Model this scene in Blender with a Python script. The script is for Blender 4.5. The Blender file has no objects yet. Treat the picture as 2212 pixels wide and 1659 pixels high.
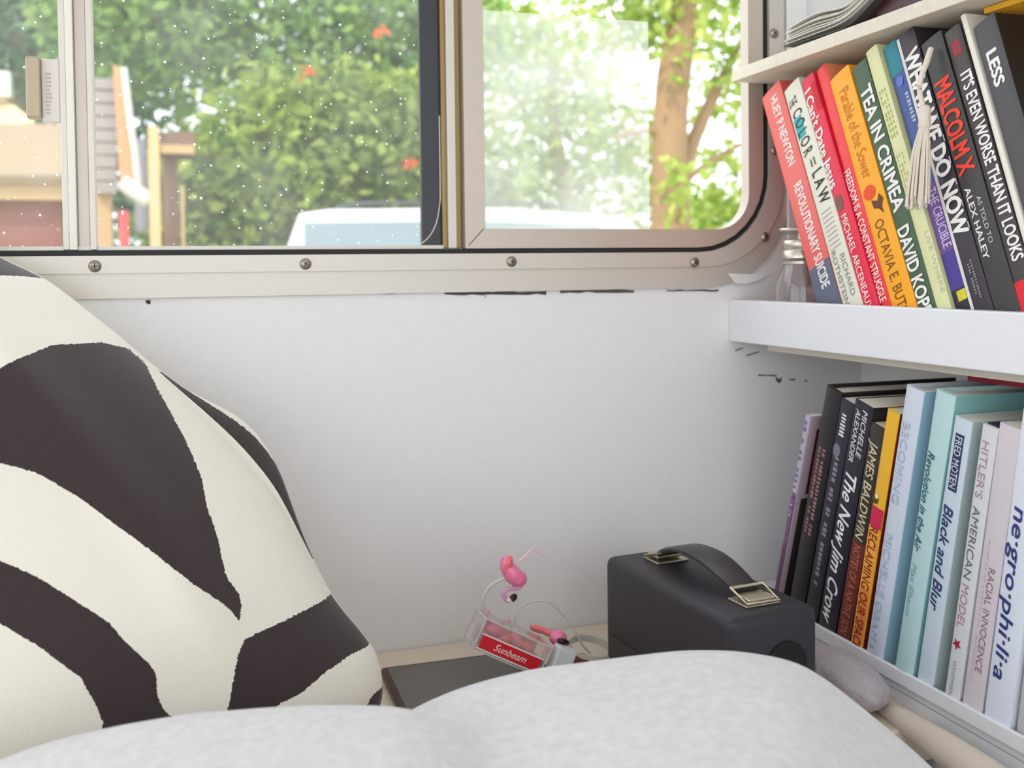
import bpy, bmesh, math, random
from mathutils import Vector, Matrix, noise
random.seed(7)
S = bpy.context.scene
COL = S.collection

# ---------------------------------------------------------------- camera
FPX, CX, CY = 2200.0, 1106.0, 648.0            # focal length and optical axis in photo pixels (2212 x 1659)
YAW, PIT, ROLL = math.radians(18.26), math.radians(1.61), 0.012
FW = Vector((math.sin(YAW)*math.cos(PIT), math.cos(YAW)*math.cos(PIT), -math.sin(PIT)))
_r0 = Vector((math.cos(YAW), -math.sin(YAW), 0)); _u0 = _r0.cross(FW)
RT = math.cos(ROLL)*_r0 - math.sin(ROLL)*_u0
UP = math.sin(ROLL)*_r0 + math.cos(ROLL)*_u0
cam_d = bpy.data.cameras.new('camera'); cam = bpy.data.objects.new('camera', cam_d); COL.objects.link(cam)
cam.matrix_world = Matrix(((RT.x, UP.x, -FW.x, 0), (RT.y, UP.y, -FW.y, 0), (RT.z, UP.z, -FW.z, 0), (0, 0, 0, 1)))
cam_d.sensor_width = 36; cam_d.lens = 36*FPX/2212
cam_d.shift_y = -(829.5-CY)/2212; cam_d.clip_start = .02; cam_d.clip_end = 200
cam_d.dof.use_dof = True; cam_d.dof.focus_distance = 0.84; cam_d.dof.aperture_fstop = 7.0
S.camera = cam

# ---------------------------------------------------------------- world, sun, exposure
W = bpy.data.worlds.new('sky'); S.world = W; W.use_nodes = True
bg = W.node_tree.nodes['Background']; bg.inputs[0].default_value = (.88, .94, 1.0, 1); bg.inputs[1].default_value = 1.6
sd = bpy.data.lights.new('sun', 'SUN'); sd.energy = 2.0; sd.angle = math.radians(1.5); sd.color = (1, .93, .80)
sun = bpy.data.objects.new('sun', sd); COL.objects.link(sun)
sun.rotation_euler = Vector((-.55, -.40, .72)).to_track_quat('Z', 'Y').to_euler()
S.view_settings.view_transform = 'Standard'; S.view_settings.look = 'None'
S.view_settings.gamma = 1; S.view_settings.use_curve_mapping = False; S.view_settings.exposure = 0.64

# ---------------------------------------------------------------- helpers
def ray(x, y): return FW + (x-CX)/FPX*RT - (y-CY)/FPX*UP
def at(x, y, ax, v):
    d = ray(x, y); return d*(v/d[ax])
def lin(c):
    return tuple((v/12.92 if v <= .04045 else ((v+.055)/1.055)**2.4) for v in [q/255 for q in c])
MATS = {}
def mat(name, rgb, rough=.6, metal=0., bump=0., scale=60., var=0., trans=0., coat=0., spec=.5, emit=None):
    if name in MATS: return MATS[name]
    m = bpy.data.materials.new(name); m.use_nodes = True; MATS[name] = m
    N, K = m.node_tree.nodes, m.node_tree.links
    b = N['Principled BSDF']; c = lin(rgb)
    b.inputs['Base Color'].default_value = (*c, 1); b.inputs['Roughness'].default_value = rough
    b.inputs['Metallic'].default_value = metal; b.inputs['Transmission Weight'].default_value = trans
    b.inputs['Coat Weight'].default_value = coat; b.inputs['Specular IOR Level'].default_value = spec
    tc = N.new('ShaderNodeTexCoord')
    nz = N.new('ShaderNodeTexNoise'); nz.inputs['Scale'].default_value = scale; nz.inputs['Detail'].default_value = 3
    K.new(tc.outputs['Object'], nz.inputs['Vector'])
    if var:
        mx = N.new('ShaderNodeMixRGB'); mx.inputs[1].default_value = (*[v*(1-var) for v in c], 1)
        mx.inputs[2].default_value = (*[min(1, v*(1+var)) for v in c], 1)
        K.new(nz.outputs['Fac'], mx.inputs[0]); K.new(mx.outputs[0], b.inputs['Base Color'])
    if bump:
        bp = N.new('ShaderNodeBump'); bp.inputs['Strength'].default_value = bump; bp.inputs['Distance'].default_value = .002
        K.new(nz.outputs['Fac'], bp.inputs['Height']); K.new(bp.outputs[0], b.inputs['Normal'])
    return m
def paint(rgb, rough=.55): return mat('print_%02x%02x%02x' % tuple(rgb), rgb, rough, var=.05, scale=300)

ORG = {}
def empty(name, loc=(0, 0, 0), M=None):
    o = bpy.data.objects.new(name, None); COL.objects.link(o); o.empty_display_size = .02
    o.matrix_world = M if M is not None else Matrix.Translation(loc)
    ORG[o.name] = o.matrix_world.copy(); return o
def tag(o, label, cat=None, group=None, kind=None):
    if label: o['label'] = label
    if cat: o['category'] = cat
    if group: o['group'] = group
    if kind: o['kind'] = kind
    return o
def put(name, bm, m, parent=None, local=False, smooth=False, ang=40):
    """bmesh in world coordinates (or, local=True, in the parent's) -> one mesh object."""
    bmesh.ops.recalc_face_normals(bm, faces=bm.faces)
    me = bpy.data.meshes.new(name)
    if parent is not None:
        M = ORG[parent.name]
        if not local: bm.transform(M.inverted())
    else:
        xs = [v.co for v in bm.verts]; n = len(xs)
        base = Vector((sum(c.x for c in xs)/n, sum(c.y for c in xs)/n, min(c.z for c in xs)))
        M = Matrix.Translation(base)
        if not local: bm.transform(M.inverted())
    bm.to_mesh(me); bm.free()
    me.materials.append(m)
    if smooth:
        me.polygons.foreach_set('use_smooth', [True]*len(me.polygons))
        try: me.set_sharp_from_angle(angle=math.radians(ang))
        except Exception: pass
    o = bpy.data.objects.new(name, me); COL.objects.link(o)
    if parent is not None:
        o.parent = parent; ORG[o.name] = M.copy()
    else:
        o.matrix_world = M; ORG[o.name] = M.copy()
    return o
def BM(): return bmesh.new()
def box(bm, c, s, M=None, bev=0., seg=2):
    t = bmesh.ops.create_cube(bm, size=1)['verts']
    bmesh.ops.scale(bm, vec=Vector(s), verts=t)
    if bev:
        es = list({e for v in t for e in v.link_edges})
        r = bmesh.ops.bevel(bm, geom=es, offset=bev, segments=seg, profile=.5, affect='EDGES')
        t = list({v for f in r['faces'] for v in f.verts} | {v for v in t if v.is_valid})
    bmesh.ops.translate(bm, vec=Vector(c), verts=t)
    if M is not None: bmesh.ops.transform(bm, matrix=M, verts=t)
    return bm
def box2(bm, p0, p1, bev=0., M=None):
    a, b = Vector(p0), Vector(p1)
    return box(bm, (a+b)/2, (abs(b.x-a.x), abs(b.y-a.y), abs(b.z-a.z)), M, bev)
def spline(pts, n=8, closed=False):
    pts = [Vector(p) for p in pts]; out = []
    L = len(pts)
    for i in range(L if closed else L-1):
        if closed: p = [pts[(i+k-1) % L] for k in range(4)]
        else: p = [pts[max(0, i-1)], pts[i], pts[i+1], pts[min(L-1, i+2)]]
        for k in range(n):
            t = k/n
            out.append(.5*((2*p[1]) + (p[2]-p[0])*t + (2*p[0]-5*p[1]+4*p[2]-p[3])*t*t + (3*p[1]-p[0]-3*p[2]+p[3])*t**3))
    if not closed: out.append(pts[-1])
    return out
def tube(bm, pts, r, seg=8, n=6, closed=False):
    P = spline(pts, n, closed) if n > 1 else [Vector(p) for p in pts]
    L = len(P); rings = []; up = Vector((.13, .21, .97))
    for i, p in enumerate(P):
        a = P[(i-1) % L] if closed or i else P[i]; b = P[(i+1) % L] if closed or i < L-1 else P[i]
        d = (b-a).normalized(); s = d.cross(up)
        if s.length < 1e-4: s = d.cross(Vector((1, 0, 0)))
        s.normalize(); u2 = s.cross(d)
        if isinstance(r, (list, tuple)):
            f = i/(L-1)*(len(r)-1); k = min(int(f), len(r)-2); rr = r[k]+(r[k+1]-r[k])*(f-k)
        else: rr = r
        rings.append([bm.verts.new(p+rr*(math.cos(q*2*math.pi/seg)*s+math.sin(q*2*math.pi/seg)*u2)) for q in range(seg)])
    for i in range(L if closed else L-1):
        A, B = rings[i], rings[(i+1) % L]
        for q in range(seg): bm.faces.new((A[q], A[(q+1) % seg], B[(q+1) % seg], B[q]))
    if not closed: bm.faces.new(rings[0][::-1]); bm.faces.new(rings[-1])
    return bm
def lathe(bm, prof, c, axis=(0, 0, 1), seg=32):
    q = Vector((0, 0, 1)).rotation_difference(Vector(axis)); c = Vector(c); rings = []
    for r, z in prof:
        if r < 1e-6: rings.append([bm.verts.new(c+q @ Vector((0, 0, z)))])
        else: rings.append([bm.verts.new(c+q @ Vector((r*math.cos(k*2*math.pi/seg), r*math.sin(k*2*math.pi/seg), z))) for k in range(seg)])
    for A, B in zip(rings, rings[1:]):
        for k in range(seg):
            k2 = (k+1) % seg
            if len(A) == 1 and len(B) == 1: break
            if len(A) == 1: bm.faces.new((A[0], B[k2], B[k]))
            elif len(B) == 1: bm.faces.new((A[k], A[k2], B[0]))
            else: bm.faces.new((A[k], A[k2], B[k2], B[k]))
    return bm
def ell(bm, c, r, M=None, sub=2, fn=None):
    t = bmesh.ops.create_icosphere(bm, subdivisions=sub, radius=1)['verts']
    for v in t:
        if fn: v.co = fn(v.co)
        v.co = Vector((v.co.x*r[0], v.co.y*r[1], v.co.z*r[2]))
    if M is not None: bmesh.ops.transform(bm, matrix=M, verts=t)
    bmesh.ops.translate(bm, vec=Vector(c), verts=t); return bm
def rr(x0, x1, z0, z1, r, n=8):
    """rounded rectangle, radii (bl, br, tr, tl)"""
    r = r if isinstance(r, (tuple, list)) else (r,)*4; out = []
    for (cx, cz, a0, q) in ((x0+r[0], z0+r[0], 180, r[0]), (x1-r[1], z0+r[1], 270, r[1]), (x1-r[2], z1-r[2], 0, r[2]), (x0+r[3], z1-r[3], 90, r[3])):
        for k in range(n+1):
            a = math.radians(a0+90*k/n); out.append((cx+q*math.cos(a), cz+q*math.sin(a)))
    return out
def ring(bm, A, B, y0, y1):
    """flat ring between loops A (outer) and B (inner) in the wall plane, from y0 to y1"""
    n = len(A)
    V = [[bm.verts.new((p[0], y, p[1])) for p in L] for L, y in ((A, y0), (B, y0), (B, y1), (A, y1))]
    for a in range(4):
        P, Q = V[a], V[(a+1) % 4]
        for k in range(n): bm.faces.new((P[k], P[(k+1) % n], Q[(k+1) % n], Q[k]))
    return bm
def prism(bm, poly, axis, a, b):
    """polygon (list of 2-tuples over the other two axes) swept along axis from a to b"""
    def P(p, t):
        q = list(p); q.insert(axis, t); return q
    A = [bm.verts.new(P(p, a)) for p in poly]; B = [bm.verts.new(P(p, b)) for p in poly]
    n = len(poly)
    for k in range(n): bm.faces.new((A[k], A[(k+1) % n], B[(k+1) % n], B[k]))
    bm.faces.new(A[::-1]); bm.faces.new(B); return bm
_font_cache = {}
def font_mesh(text, bold=0., shear=0.):
    key = (text, bold, shear)
    if key in _font_cache: return _font_cache[key]
    cu = bpy.data.curves.new('lettering', 'FONT'); cu.body = text; cu.resolution_u = 3; cu.shear = shear
    o = bpy.data.objects.new('lettering', cu); COL.objects.link(o)
    bpy.context.view_layer.update()
    me = bpy.data.meshes.new_from_object(o.evaluated_get(bpy.context.evaluated_depsgraph_get()))
    vs = [tuple(v.co) for v in me.vertices]; fs = [tuple(p.vertices) for p in me.polygons]
    bpy.data.objects.remove(o); bpy.data.curves.remove(cu); bpy.data.meshes.remove(me)
    if bold:                                  # heavier strokes: the same outline struck five times
        v0, f0, vs, fs = vs, fs, [], []
        for k, (dx_, dy_) in enumerate(((0, 0), (1, 0), (-1, 0), (0, .8), (0, -.8))):
            n0 = len(vs); vs += [(v[0]+dx_*bold, v[1]+dy_*bold, k*8e-6) for v in v0]; fs += [tuple(i+n0 for i in f) for f in f0]
    _font_cache[key] = (vs, fs); return vs, fs
CAP = max(v[1] for v in font_mesh('H')[0])

# ---------------------------------------------------------------- common materials
M_WALL = mat('wall_paint', (232, 230, 229), .55, bump=.08, scale=90, var=.03)
M_SHELF = mat('shelf_paint', (232, 232, 236), .45, bump=.08, scale=120, var=.02)
M_RAW = mat('whitewashed_wood', (226, 216, 200), .7, bump=.25, scale=140, var=.10)
M_ALU = mat('painted_aluminium', (205, 198, 188), .38, metal=.35, bump=.03, scale=200, var=.03)
M_ALU2 = mat('inner_aluminium', (196, 184, 170), .35, metal=.4, bump=.03, scale=200, var=.03)
M_BRONZE = mat('bronze_channel', (150, 124, 82), .35, metal=.6)
M_RUB = mat('black_rubber', (24, 20, 22), .6, bump=.1, scale=300)
M_RUB2 = mat('dark_glazing_strip', (44, 46, 52), .3)
M_STEEL = mat('screw_steel', (160, 152, 140), .3, metal=.9)
M_PAGE = mat('paper', (228, 220, 204), .8, bump=.2, scale=400, var=.04)

# ---------------------------------------------------------------- room shell
YW = 1.0
XS = at(1575, 650, 1, YW).x               # front face of the shelves
XR = XS+.175                              # right wall
ZTOP, ZBOT = .95, -.95
XL, YB = -1.35, -1.5
def wx(x, y=300): return at(x, y, 1, YW).x
def wz(x, y): return at(x, y, 1, YW).z
WX0, WZ1 = -.75, .62                      # window's left end and top, both out of the picture
zg0, zg1 = .0185, .0235                   # gasket, bottom run
lo_out = rr(WX0-.04, wx(1700), -.0205, WZ1+.04, (.1, .105, .1, .1))
lo_stp = rr(WX0-.022, wx(1687), .0025, WZ1+.022, (.09, .098, .09, .09))
lo_gas = rr(WX0, wx(1656), zg0, WZ1, (.08, .088, .08, .08))
lo_gin = rr(WX0+.006, wx(1645), zg1, WZ1-.006, (.075, .082, .075, .075))
bm = ring(BM(), rr(XL, XR+.03, ZBOT, ZTOP, .0001), lo_gas, YW, YW+.045)
wall_b = tag(put('wall_back', bm, M_WALL), 'white painted wall below and around the camper window', kind='structure')
tag(put('wall_right', box2(BM(), (XR, YB, ZBOT), (XR+.03, YW, ZTOP)), M_WALL), 'white side wall behind the bookshelves', kind='structure')
bm = BM()                                 # the wall across the bed has a wide open window, out of the picture
for y0_, y1_, z0_, z1_ in ((YB, -1.1, ZBOT, ZTOP), (.70, YW, ZBOT, ZTOP), (-1.1, .70, ZBOT, -.10), (-1.1, .70, .72, ZTOP)): box2(bm, (XL-.03, y0_, z0_), (XL, y1_, z1_))
tag(put('wall_left', bm, M_WALL), 'white side wall out to the left', kind='structure')
tag(put('ceiling', box2(BM(), (XL-.03, YB, ZTOP), (XR+.03, YW+.045, ZTOP+.03)), M_WALL), 'white ceiling above the window', kind='structure')
tag(put('floor', box2(BM(), (XL-.03, YB, ZBOT-.03), (XR+.03, YW+.045, ZBOT)), mat('floor_wood', (120, 92, 66), .5, var=.15, scale=12)), 'brown floor under the bed', kind='structure')
def wall_mark(pts, w, col=(96, 88, 86)):
    b = BM(); A = []; B = []
    for (x, y), k in zip(pts, range(len(pts))):
        p = at(x, y, 1, YW-.0007); h = w*(.5+.8*random.random())/2
        A.append(b.verts.new(p+Vector((0, 0, h)))); B.append(b.verts.new(p-Vector((0, 0, h))))
    for k in range(len(pts)-1): b.faces.new((A[k], A[k+1], B[k+1], B[k]))
    put('scuff_mark', b, paint(col, .9), wall_b)
wall_mark([(560+i*22, 637-i*.33+random.uniform(-1.2, 1.2)) for i in range(17)], .0016)
wall_mark([(960+i*20, 633+random.uniform(-1.5, 1.5)) for i in range(12)], .0040, (84, 74, 76))
wall_mark([(1210+i*20, 629+random.uniform(-1.5, 1.5)) for i in range(9)], .0030)
wall_mark([(1440+i*14, 628+random.uniform(-1, 1)) for i in range(9)], .0018)
wall_mark([(1046, 633), (1049, 643)], .003)
wall_mark([(315, 651), (320, 653), (325, 652)], .003, (70, 58, 46))
wall_mark([(1638+i*10, 812+random.uniform(-2, 2)) for i in range(5)], .0020)
wall_mark([(1676, 818), (1683, 824), (1688, 818)], .0040)
wall_mark([(1705, 820), (1718, 820)], .0018); wall_mark([(1738, 822), (1744, 823)], .0022)
wall_mark([(1588, 757), (1605, 752)], .0014, (120, 118, 130)); wall_mark([(1612, 768), (1640, 760)], .0014, (120, 118, 130))

# ---------------------------------------------------------------- window
win = tag(empty('window_1', (wx(1000), YW, zg0)), 'sliding aluminium camper window with rounded corner and dark gasket', kind='structure')
bm = ring(BM(), lo_out, lo_stp, YW-.004, YW+.001); put('flange', bm, M_ALU, win)
bm = ring(BM(), lo_stp, lo_gas, YW-.0065, YW+.001); put('flange_ridge', bm, M_ALU, win)
bm = ring(BM(), lo_gas, lo_gin, YW-.002, YW+.03); put('gasket', bm, M_RUB, win)
XC0, XC1 = wx(1000), wx(1645)-.0002       # screen frame, right half
fo = rr(XC0, XC1, zg1+.0003, WZ1-.007, (.001, .082, .075, .001))
fi = rr(wx(1044), wx(1613), wz(1300, 495), WZ1-.03, (.001, .040, .04, .001))
put('screen_frame', ring(BM(), fo, fi, YW-.004, YW+.012), M_ALU2, win)
bm = BM(); p0, p1 = at(1012, 531, 1, YW-.0043), at(1045, 494, 1, YW-.0043)
d = (p1-p0).normalized().cross(Vector((0, 1, 0)))*.0005
bm.faces.new([bm.verts.new(q) for q in (p0+d, p1+d, p1-d, p0-d)]); put('mitre_joint', bm, paint((110, 98, 84)), win)
def vstrip(name, xa, xb, y0, y1, m, z0=zg1+.0005, z1=WZ1-.007, bev=.0008):
    return put(name, box2(BM(), (wx(xa), y0, z0), (wx(xb), y1, z1), bev), m, win)
vstrip('bronze_channel', 984, 998, YW+.006, YW+.014, M_BRONZE)
vstrip('centre_post', 966, 984, YW-.001, YW+.014, M_ALU)
vstrip('post_channel', 956, 966, YW+.004, YW+.016, M_BRONZE)
vstrip('glazing_strip', 914, 956, YW+.010, YW+.018, M_RUB2)
bm = tube(BM(), [at(949, 250, 1, YW+.0095), at(951, 400, 1, YW+.0095), at(950, 440, 1, YW+.0095), at(943, 480, 1, YW+.0095), at(928, 510, 1, YW+.0095), at(907, 529, 1, YW+.0095)], .0007, 6)
put('pane_edge', bm, M_ALU, win, smooth=True)
vstrip('divider_fin', 131, 146, YW-.000, YW+.016, M_ALU)
vstrip('divider_bead', 146, 163, YW-.004, YW+.012, mat('cream_bead', (232, 228, 218), .35))
vstrip('divider_channel', 163, 190, YW+.004, YW+.016, M_ALU2)
vstrip('divider_edge', 190, 205, YW-.002, YW+.014, M_ALU)
put('bottom_rail', box2(BM(), (WX0+.06, YW+.002, zg1+.0003), (wx(956), YW+.02, wz(800, 530))), M_ALU, win)
# glass: clear to the eye, a film of dust that the daylight catches
def glass(name, haze, speck, tint=(1, 1, 1), scale=200, size=.26):
    m = bpy.data.materials.new(name); m.use_nodes = True; N, K = m.node_tree.nodes, m.node_tree.links
    for n in list(N): N.remove(n)
    out = N.new('ShaderNodeOutputMaterial'); tr = N.new('ShaderNodeBsdfTransparent'); tr.inputs[0].default_value = (*tint, 1)
    du = N.new('ShaderNodeBsdfTranslucent'); du.inputs[0].default_value = (.95, .95, .92, 1)
    df = N.new('ShaderNodeBsdfDiffuse'); df.inputs[0].default_value = (.95, .95, .92, 1)
    ds = N.new('ShaderNodeMixShader'); ds.inputs[0].default_value = .35
    K.new(du.outputs[0], ds.inputs[1]); K.new(df.outputs[0], ds.inputs[2])
    tc = N.new('ShaderNodeTexCoord'); vo = N.new('ShaderNodeTexVoronoi'); vo.inputs['Scale'].default_value = scale
    K.new(tc.outputs['Object'], vo.inputs['Vector'])
    no = N.new('ShaderNodeTexNoise'); no.inputs['Scale'].default_value = 14; no.inputs['Detail'].default_value = 4
    K.new(tc.outputs['Object'], no.inputs['Vector'])
    wn = N.new('ShaderNodeSeparateColor'); K.new(vo.outputs['Color'], wn.inputs[0])
    th = N.new('ShaderNodeMath'); th.operation = 'MULTIPLY_ADD'; th.inputs[1].default_value = size*2.5; th.inputs[2].default_value = -size*1.5; K.new(wn.outputs[0], th.inputs[0])
    lt = N.new('ShaderNodeMath'); lt.operation = 'LESS_THAN'; K.new(vo.outputs['Distance'], lt.inputs[0]); K.new(th.outputs[0], lt.inputs[1])
    s1 = N.new('ShaderNodeMath'); s1.operation = 'MULTIPLY'; s1.inputs[1].default_value = speck; K.new(lt.outputs[0], s1.inputs[0])
    h1 = N.new('ShaderNodeMath'); h1.operation = 'MULTIPLY'; h1.inputs[1].default_value = haze*2; K.new(no.outputs['Fac'], h1.inputs[0])
    ad = N.new('ShaderNodeMath'); ad.operation = 'ADD'; ad.use_clamp = True; K.new(s1.outputs[0], ad.inputs[0]); K.new(h1.outputs[0], ad.inputs[1])
    mx = N.new('ShaderNodeMixShader'); K.new(ad.outputs[0], mx.inputs[0]); K.new(tr.outputs[0], mx.inputs[1]); K.new(ds.outputs[0], mx.inputs[2])
    K.new(mx.outputs[0], out.inputs[0]); return m
def pane(name, xa, xb, y, m, z0=.02, z1=.6, lab=None):
    b = BM(); b.faces.new([b.verts.new(p) for p in ((xa, y, z0), (xb, y, z0), (xb, y, z1), (xa, y, z1))])
    o = put(name, b, m, win)
    if lab: o['label'] = lab
    return o
pane('pane', WX0, wx(150), YW+.012, glass('dusty_glass', .13, .6), lab='dust speckled left pane')
pane('pane', wx(190), wx(940), YW+.016, glass('dusty_glass_mid', .13, .6), lab='dust speckled middle pane')
pane('pane', wx(990), wx(1645), YW+.022, glass('clear_glass', .02, .1))
pane('sunlit_screen_haze', wx(1040), wx(1411), YW+.010, glass('sunlit_screen_haze', .44, 0), z1=wz(1045, 16), lab='milky sheet standing for the sunlit part of the screen, over half the right pane')  # sunlight on part of the screen, put in as a partial hazy sheet
lt = put('latch', box2(BM(), (wx(92), YW+.000, at(92, 262, 1, YW).z), (wx(131), YW+.011, at(92, 126, 1, YW).z), .001), mat('latch_plate', (222, 214, 206), .4), win)
put('latch_grip', box2(BM(), (wx(60), YW-.006, at(60, 256, 1, YW).z), (wx(92), YW+.008, at(60, 124, 1, YW).z), .0015), mat('latch_grip', (176, 160, 134), .4, metal=.3), lt)
bm = BM()
for k in range(11):
    z = at(108, 160+k*8.5, 1, YW).z; box2(bm, (wx(101), YW-.0004, z-.0008), (wx(101+random.choice((9, 12, 14))), YW+.001, z+.0008))
put('embossed_letters', bm, paint((188, 180, 174)), lt)
for (x, y) in ((205, 575), (660, 570), (1105, 565), (1500, 567), (1653, 512), (1675, 325), (1672, 72)):
    c = at(x, y, 1, YW-.0065)
    sc = put('screw', lathe(BM(), [(.0056, 0), (.0056, .0006), (.0046, .0019), (.0025, .0027), (0, .003)], c, (0, -1, 0), 20), M_STEEL, win, smooth=True)
    b = BM(); a = random.random()*1.5
    for q in (0, math.pi/2):
        M = Matrix.Translation(c+Vector((0, -.0028, 0))) @ Matrix.Rotation(a+q, 4, 'Y'); box(b, (0, 0, 0), (.0052, .0006, .0010), M)
    put('screw_slot', b, paint((48, 42, 38)), sc)
b = BM(); pp = [(1572, 590), (1600, 592), (1640, 592), (1662, 590), (1640, 605), (1610, 614), (1588, 612)]
b.faces.new([b.verts.new(at(x, y, 1, YW-.0045)) for x, y in pp]); put('paint_smear', b, M_WALL, win)
b = box2(BM(), (wx(1692, 30), YW-.008, -.02), (wx(1735, 30), YW-.0042, .64), .001)
put('trim_1', b, M_WALL); tag(bpy.data.objects['trim_1'], 'narrow white vertical trim strip right of the window', kind='structure')

# ---------------------------------------------------------------- shelves and ledge
ZU0, ZU1 = .2050, .2177
s_top = tag(put('shelf_board', box2(BM(), (XS, .30, ZU0), (XR, YW-.009, ZU1), .0008), M_RAW), 'thin whitewashed wooden shelf board, topmost of the three shelves', 'shelf')
ZM1, ZM0, ZMF = -.0345, -.0805, -.062       # lip top, lip bottom, shelf floor
s_mid = tag(empty('bookshelf_ledge', (XS, .62, ZM0)), 'white shelf with a tall front lip holding the colourful upright books', 'shelf')
put('front_lip', box2(BM(), (XS, .30, ZM0), (XS+.014, YW-.012, ZM1), .0012), M_SHELF, s_mid)
put('end_cap', box2(BM(), (XS-.0006, YW-.012, ZM0), (XS+.014, YW-.0005, ZM1), .0008), M_WALL, s_mid)
put('board', box2(BM(), (XS+.0145, .30, ZMF-.016), (XR-.001, YW-.001, ZMF)), M_SHELF, s_mid)
put('bottom_panel', box2(BM(), (XS+.030, .30, ZMF-.028), (XR-.001, YW-.03, ZMF-.0165)), M_RAW, s_mid)
ZL1, ZLF = -.3468, -.354
s_low = tag(empty('low_shelf', (XS, .62, -.42)), 'low white shelf beside the bed under the pale row of books', 'shelf')
put('front_edge', box2(BM(), (XS, .25, ZL1-.013), (XS+.004, YW-.001, ZL1), .001), M_SHELF, s_low)
put('board', box2(BM(), (XS+.0045, .25, ZL1-.0205), (XR-.001, YW-.001, ZLF)), M_SHELF, s_low)
put('front_panel', box2(BM(), (XS+.0042, .25, -.60), (XS+.020, YW-.001, ZL1-.0215)), M_SHELF, s_low)
ZLEDGE = -.3785
tag(put('ledge', box2(BM(), (XL+.002, .682, ZLEDGE-.03), (XS+.009, YW-.001, ZLEDGE), .002), mat('ledge_paint', (226, 212, 190), .5, var=.04)), 'cream painted ledge along the wall under the window', 'ledge')
tag(put('mattress', box2(BM(), (XL+.01, -1.2, -.62), (XS+.003, .678, -.406), .02), mat('mattress_cloth', (214, 206, 196), .9, bump=.3, scale=300)), 'pale mattress under the grey blanket', 'mattress')

# ---------------------------------------------------------------- books
def book(name, label, O, lean, t, h, depth, dx, spine, hard=False, near=None, page=None, group=None):
    c, s = math.cos(lean), math.sin(lean)
    M = Matrix(((0, 1, 0, XS+dx), (-c, 0, s, O[0]), (s, 0, c, O[1]), (0, 0, 0, 1)))
    o = empty(name, M=M); tag(o, label, 'book', group)
    ct = .0022 if hard else .0007
    bul = .0022 if hard else .0008
    out, inn = [], []
    n = 8
    out.append((t, depth)); inn.append((t-ct, depth))
    for k in range(n+1):
        a = k/n; out.append((t*(1-a), -bul*(1-(2*a-1)**2) if 0 < k < n else .0004)); inn.append((ct+(t-2*ct)*(1-a), ct+.0004))
    out.append((0, depth)); inn.append((ct, depth))
    b = BM()
    V = [[b.verts.new((p[0], p[1], z)) for p in L] for L, z in ((out, 0), (inn, 0), (inn, h), (out, h))]
    m = len(out)
    for a in range(4):
        P, Q = V[a], V[(a+1) % 4]
        for k in range(m-1): b.faces.new((P[k], P[k+1], Q[k+1], Q[k]))
    for k in (0, m-1): b.faces.new([V[a][k] for a in range(4)])
    cov = put('cover', b, spine, o, local=True, smooth=True, ang=35)
    q = .0035 if hard else .0006
    b = box2(BM(), (ct+.0002, ct+.0012, q), (t-ct-.0002, depth-(.004 if hard else .0008), h-q))
    put('page_block', b, page or M_PAGE, o, local=True)
    if near is not None:
        put('front_cover', box2(BM(), (t, .001, 0), (t+.0004, depth, h)), near, o, local=True)
    return dict(o=o, cov=cov, M=M, Mi=M.inverted(), t=t, h=h, dx=dx, bul=bul)
def loc(B, x, y):
    p = at(x, y, 0, XS+B['dx']); q = B['Mi'] @ p; return q.x, q.z
def sy(B, x): 
    a = min(1, max(0, x/B['t'])); return -B['bul']*(1-(2*a-1)**2)
def text(B, s, p0, p1, cap, col, bold=0., shear=0., ac=None, name='title_lettering'):
    """lettering read from the top down; p0, p1 photo pixels of its two ends, cap = letter height as share of the spine"""
    x0, z0 = loc(B, *p0); x1, z1 = loc(B, *p1); t = B['t']
    if ac is not None: x0 = x1 = ac*t
    xm = min(max((x0+x1)/2, t*cap*.5+.0002), t-t*cap*.5-.0002)
    lift = B['bul']*cap*cap+.00022
    vs, fs = font_mesh(s, bold, shear)
    a, w = min(v[0] for v in vs), max(v[0] for v in vs)
    b = BM(); L = []
    for v in vs:
        f = (v[0]-a)/(w-a); x = xm+(v[1]/CAP-.5)*cap*t; z = z0+(z1-z0)*f
        L.append(b.verts.new((x, sy(B, x)-lift-v[2], z)))
    for f in fs:
        try: b.faces.new([L[i] for i in f])
        except ValueError: pass
    return put(name, b, paint(col), B['o'], local=True)
def band(B, p0, p1, a0, a1, col, name='spine_band', lift=.00018):
    z0, z1 = loc(B, *p0)[1], loc(B, *p1)[1]
    z0, z1 = min(max(z0, 0), B['h']), min(max(z1, 0), B['h'])
    b = BM(); n = 6; A = []; C = []
    for k in range(n+1):
        x = B['t']*(a0+(a1-a0)*k/n); A.append(b.verts.new((x, sy(B, x)-lift, z0))); C.append(b.verts.new((x, sy(B, x)-lift, z1)))
    for k in range(n): b.faces.new((A[k], A[k+1], C[k+1], C[k]))
    return put(name, b, paint(col), B['o'], local=True)
def dashes(B, p0, p1, across, col, hgt=.16, n=14, name='small_print'):
    z0, z1 = loc(B, *p0)[1], loc(B, *p1)[1]; b = BM(); z = z0; st = (z1-z0)/n
    for k in range(n):
        if random.random() < .12: continue
        za = z0+st*k; zb = za+st*random.uniform(.45, .8); x = B['t']*across; w = B['t']*hgt*random.uniform(.7, 1)/2
        b.faces.new([b.verts.new((q, sy(B, q)-.0003, zz)) for q, zz in ((x-w, za), (x+w, za), (x+w, zb), (x-w, zb))])
    return put(name, b, paint(col), B['o'], local=True)
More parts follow.
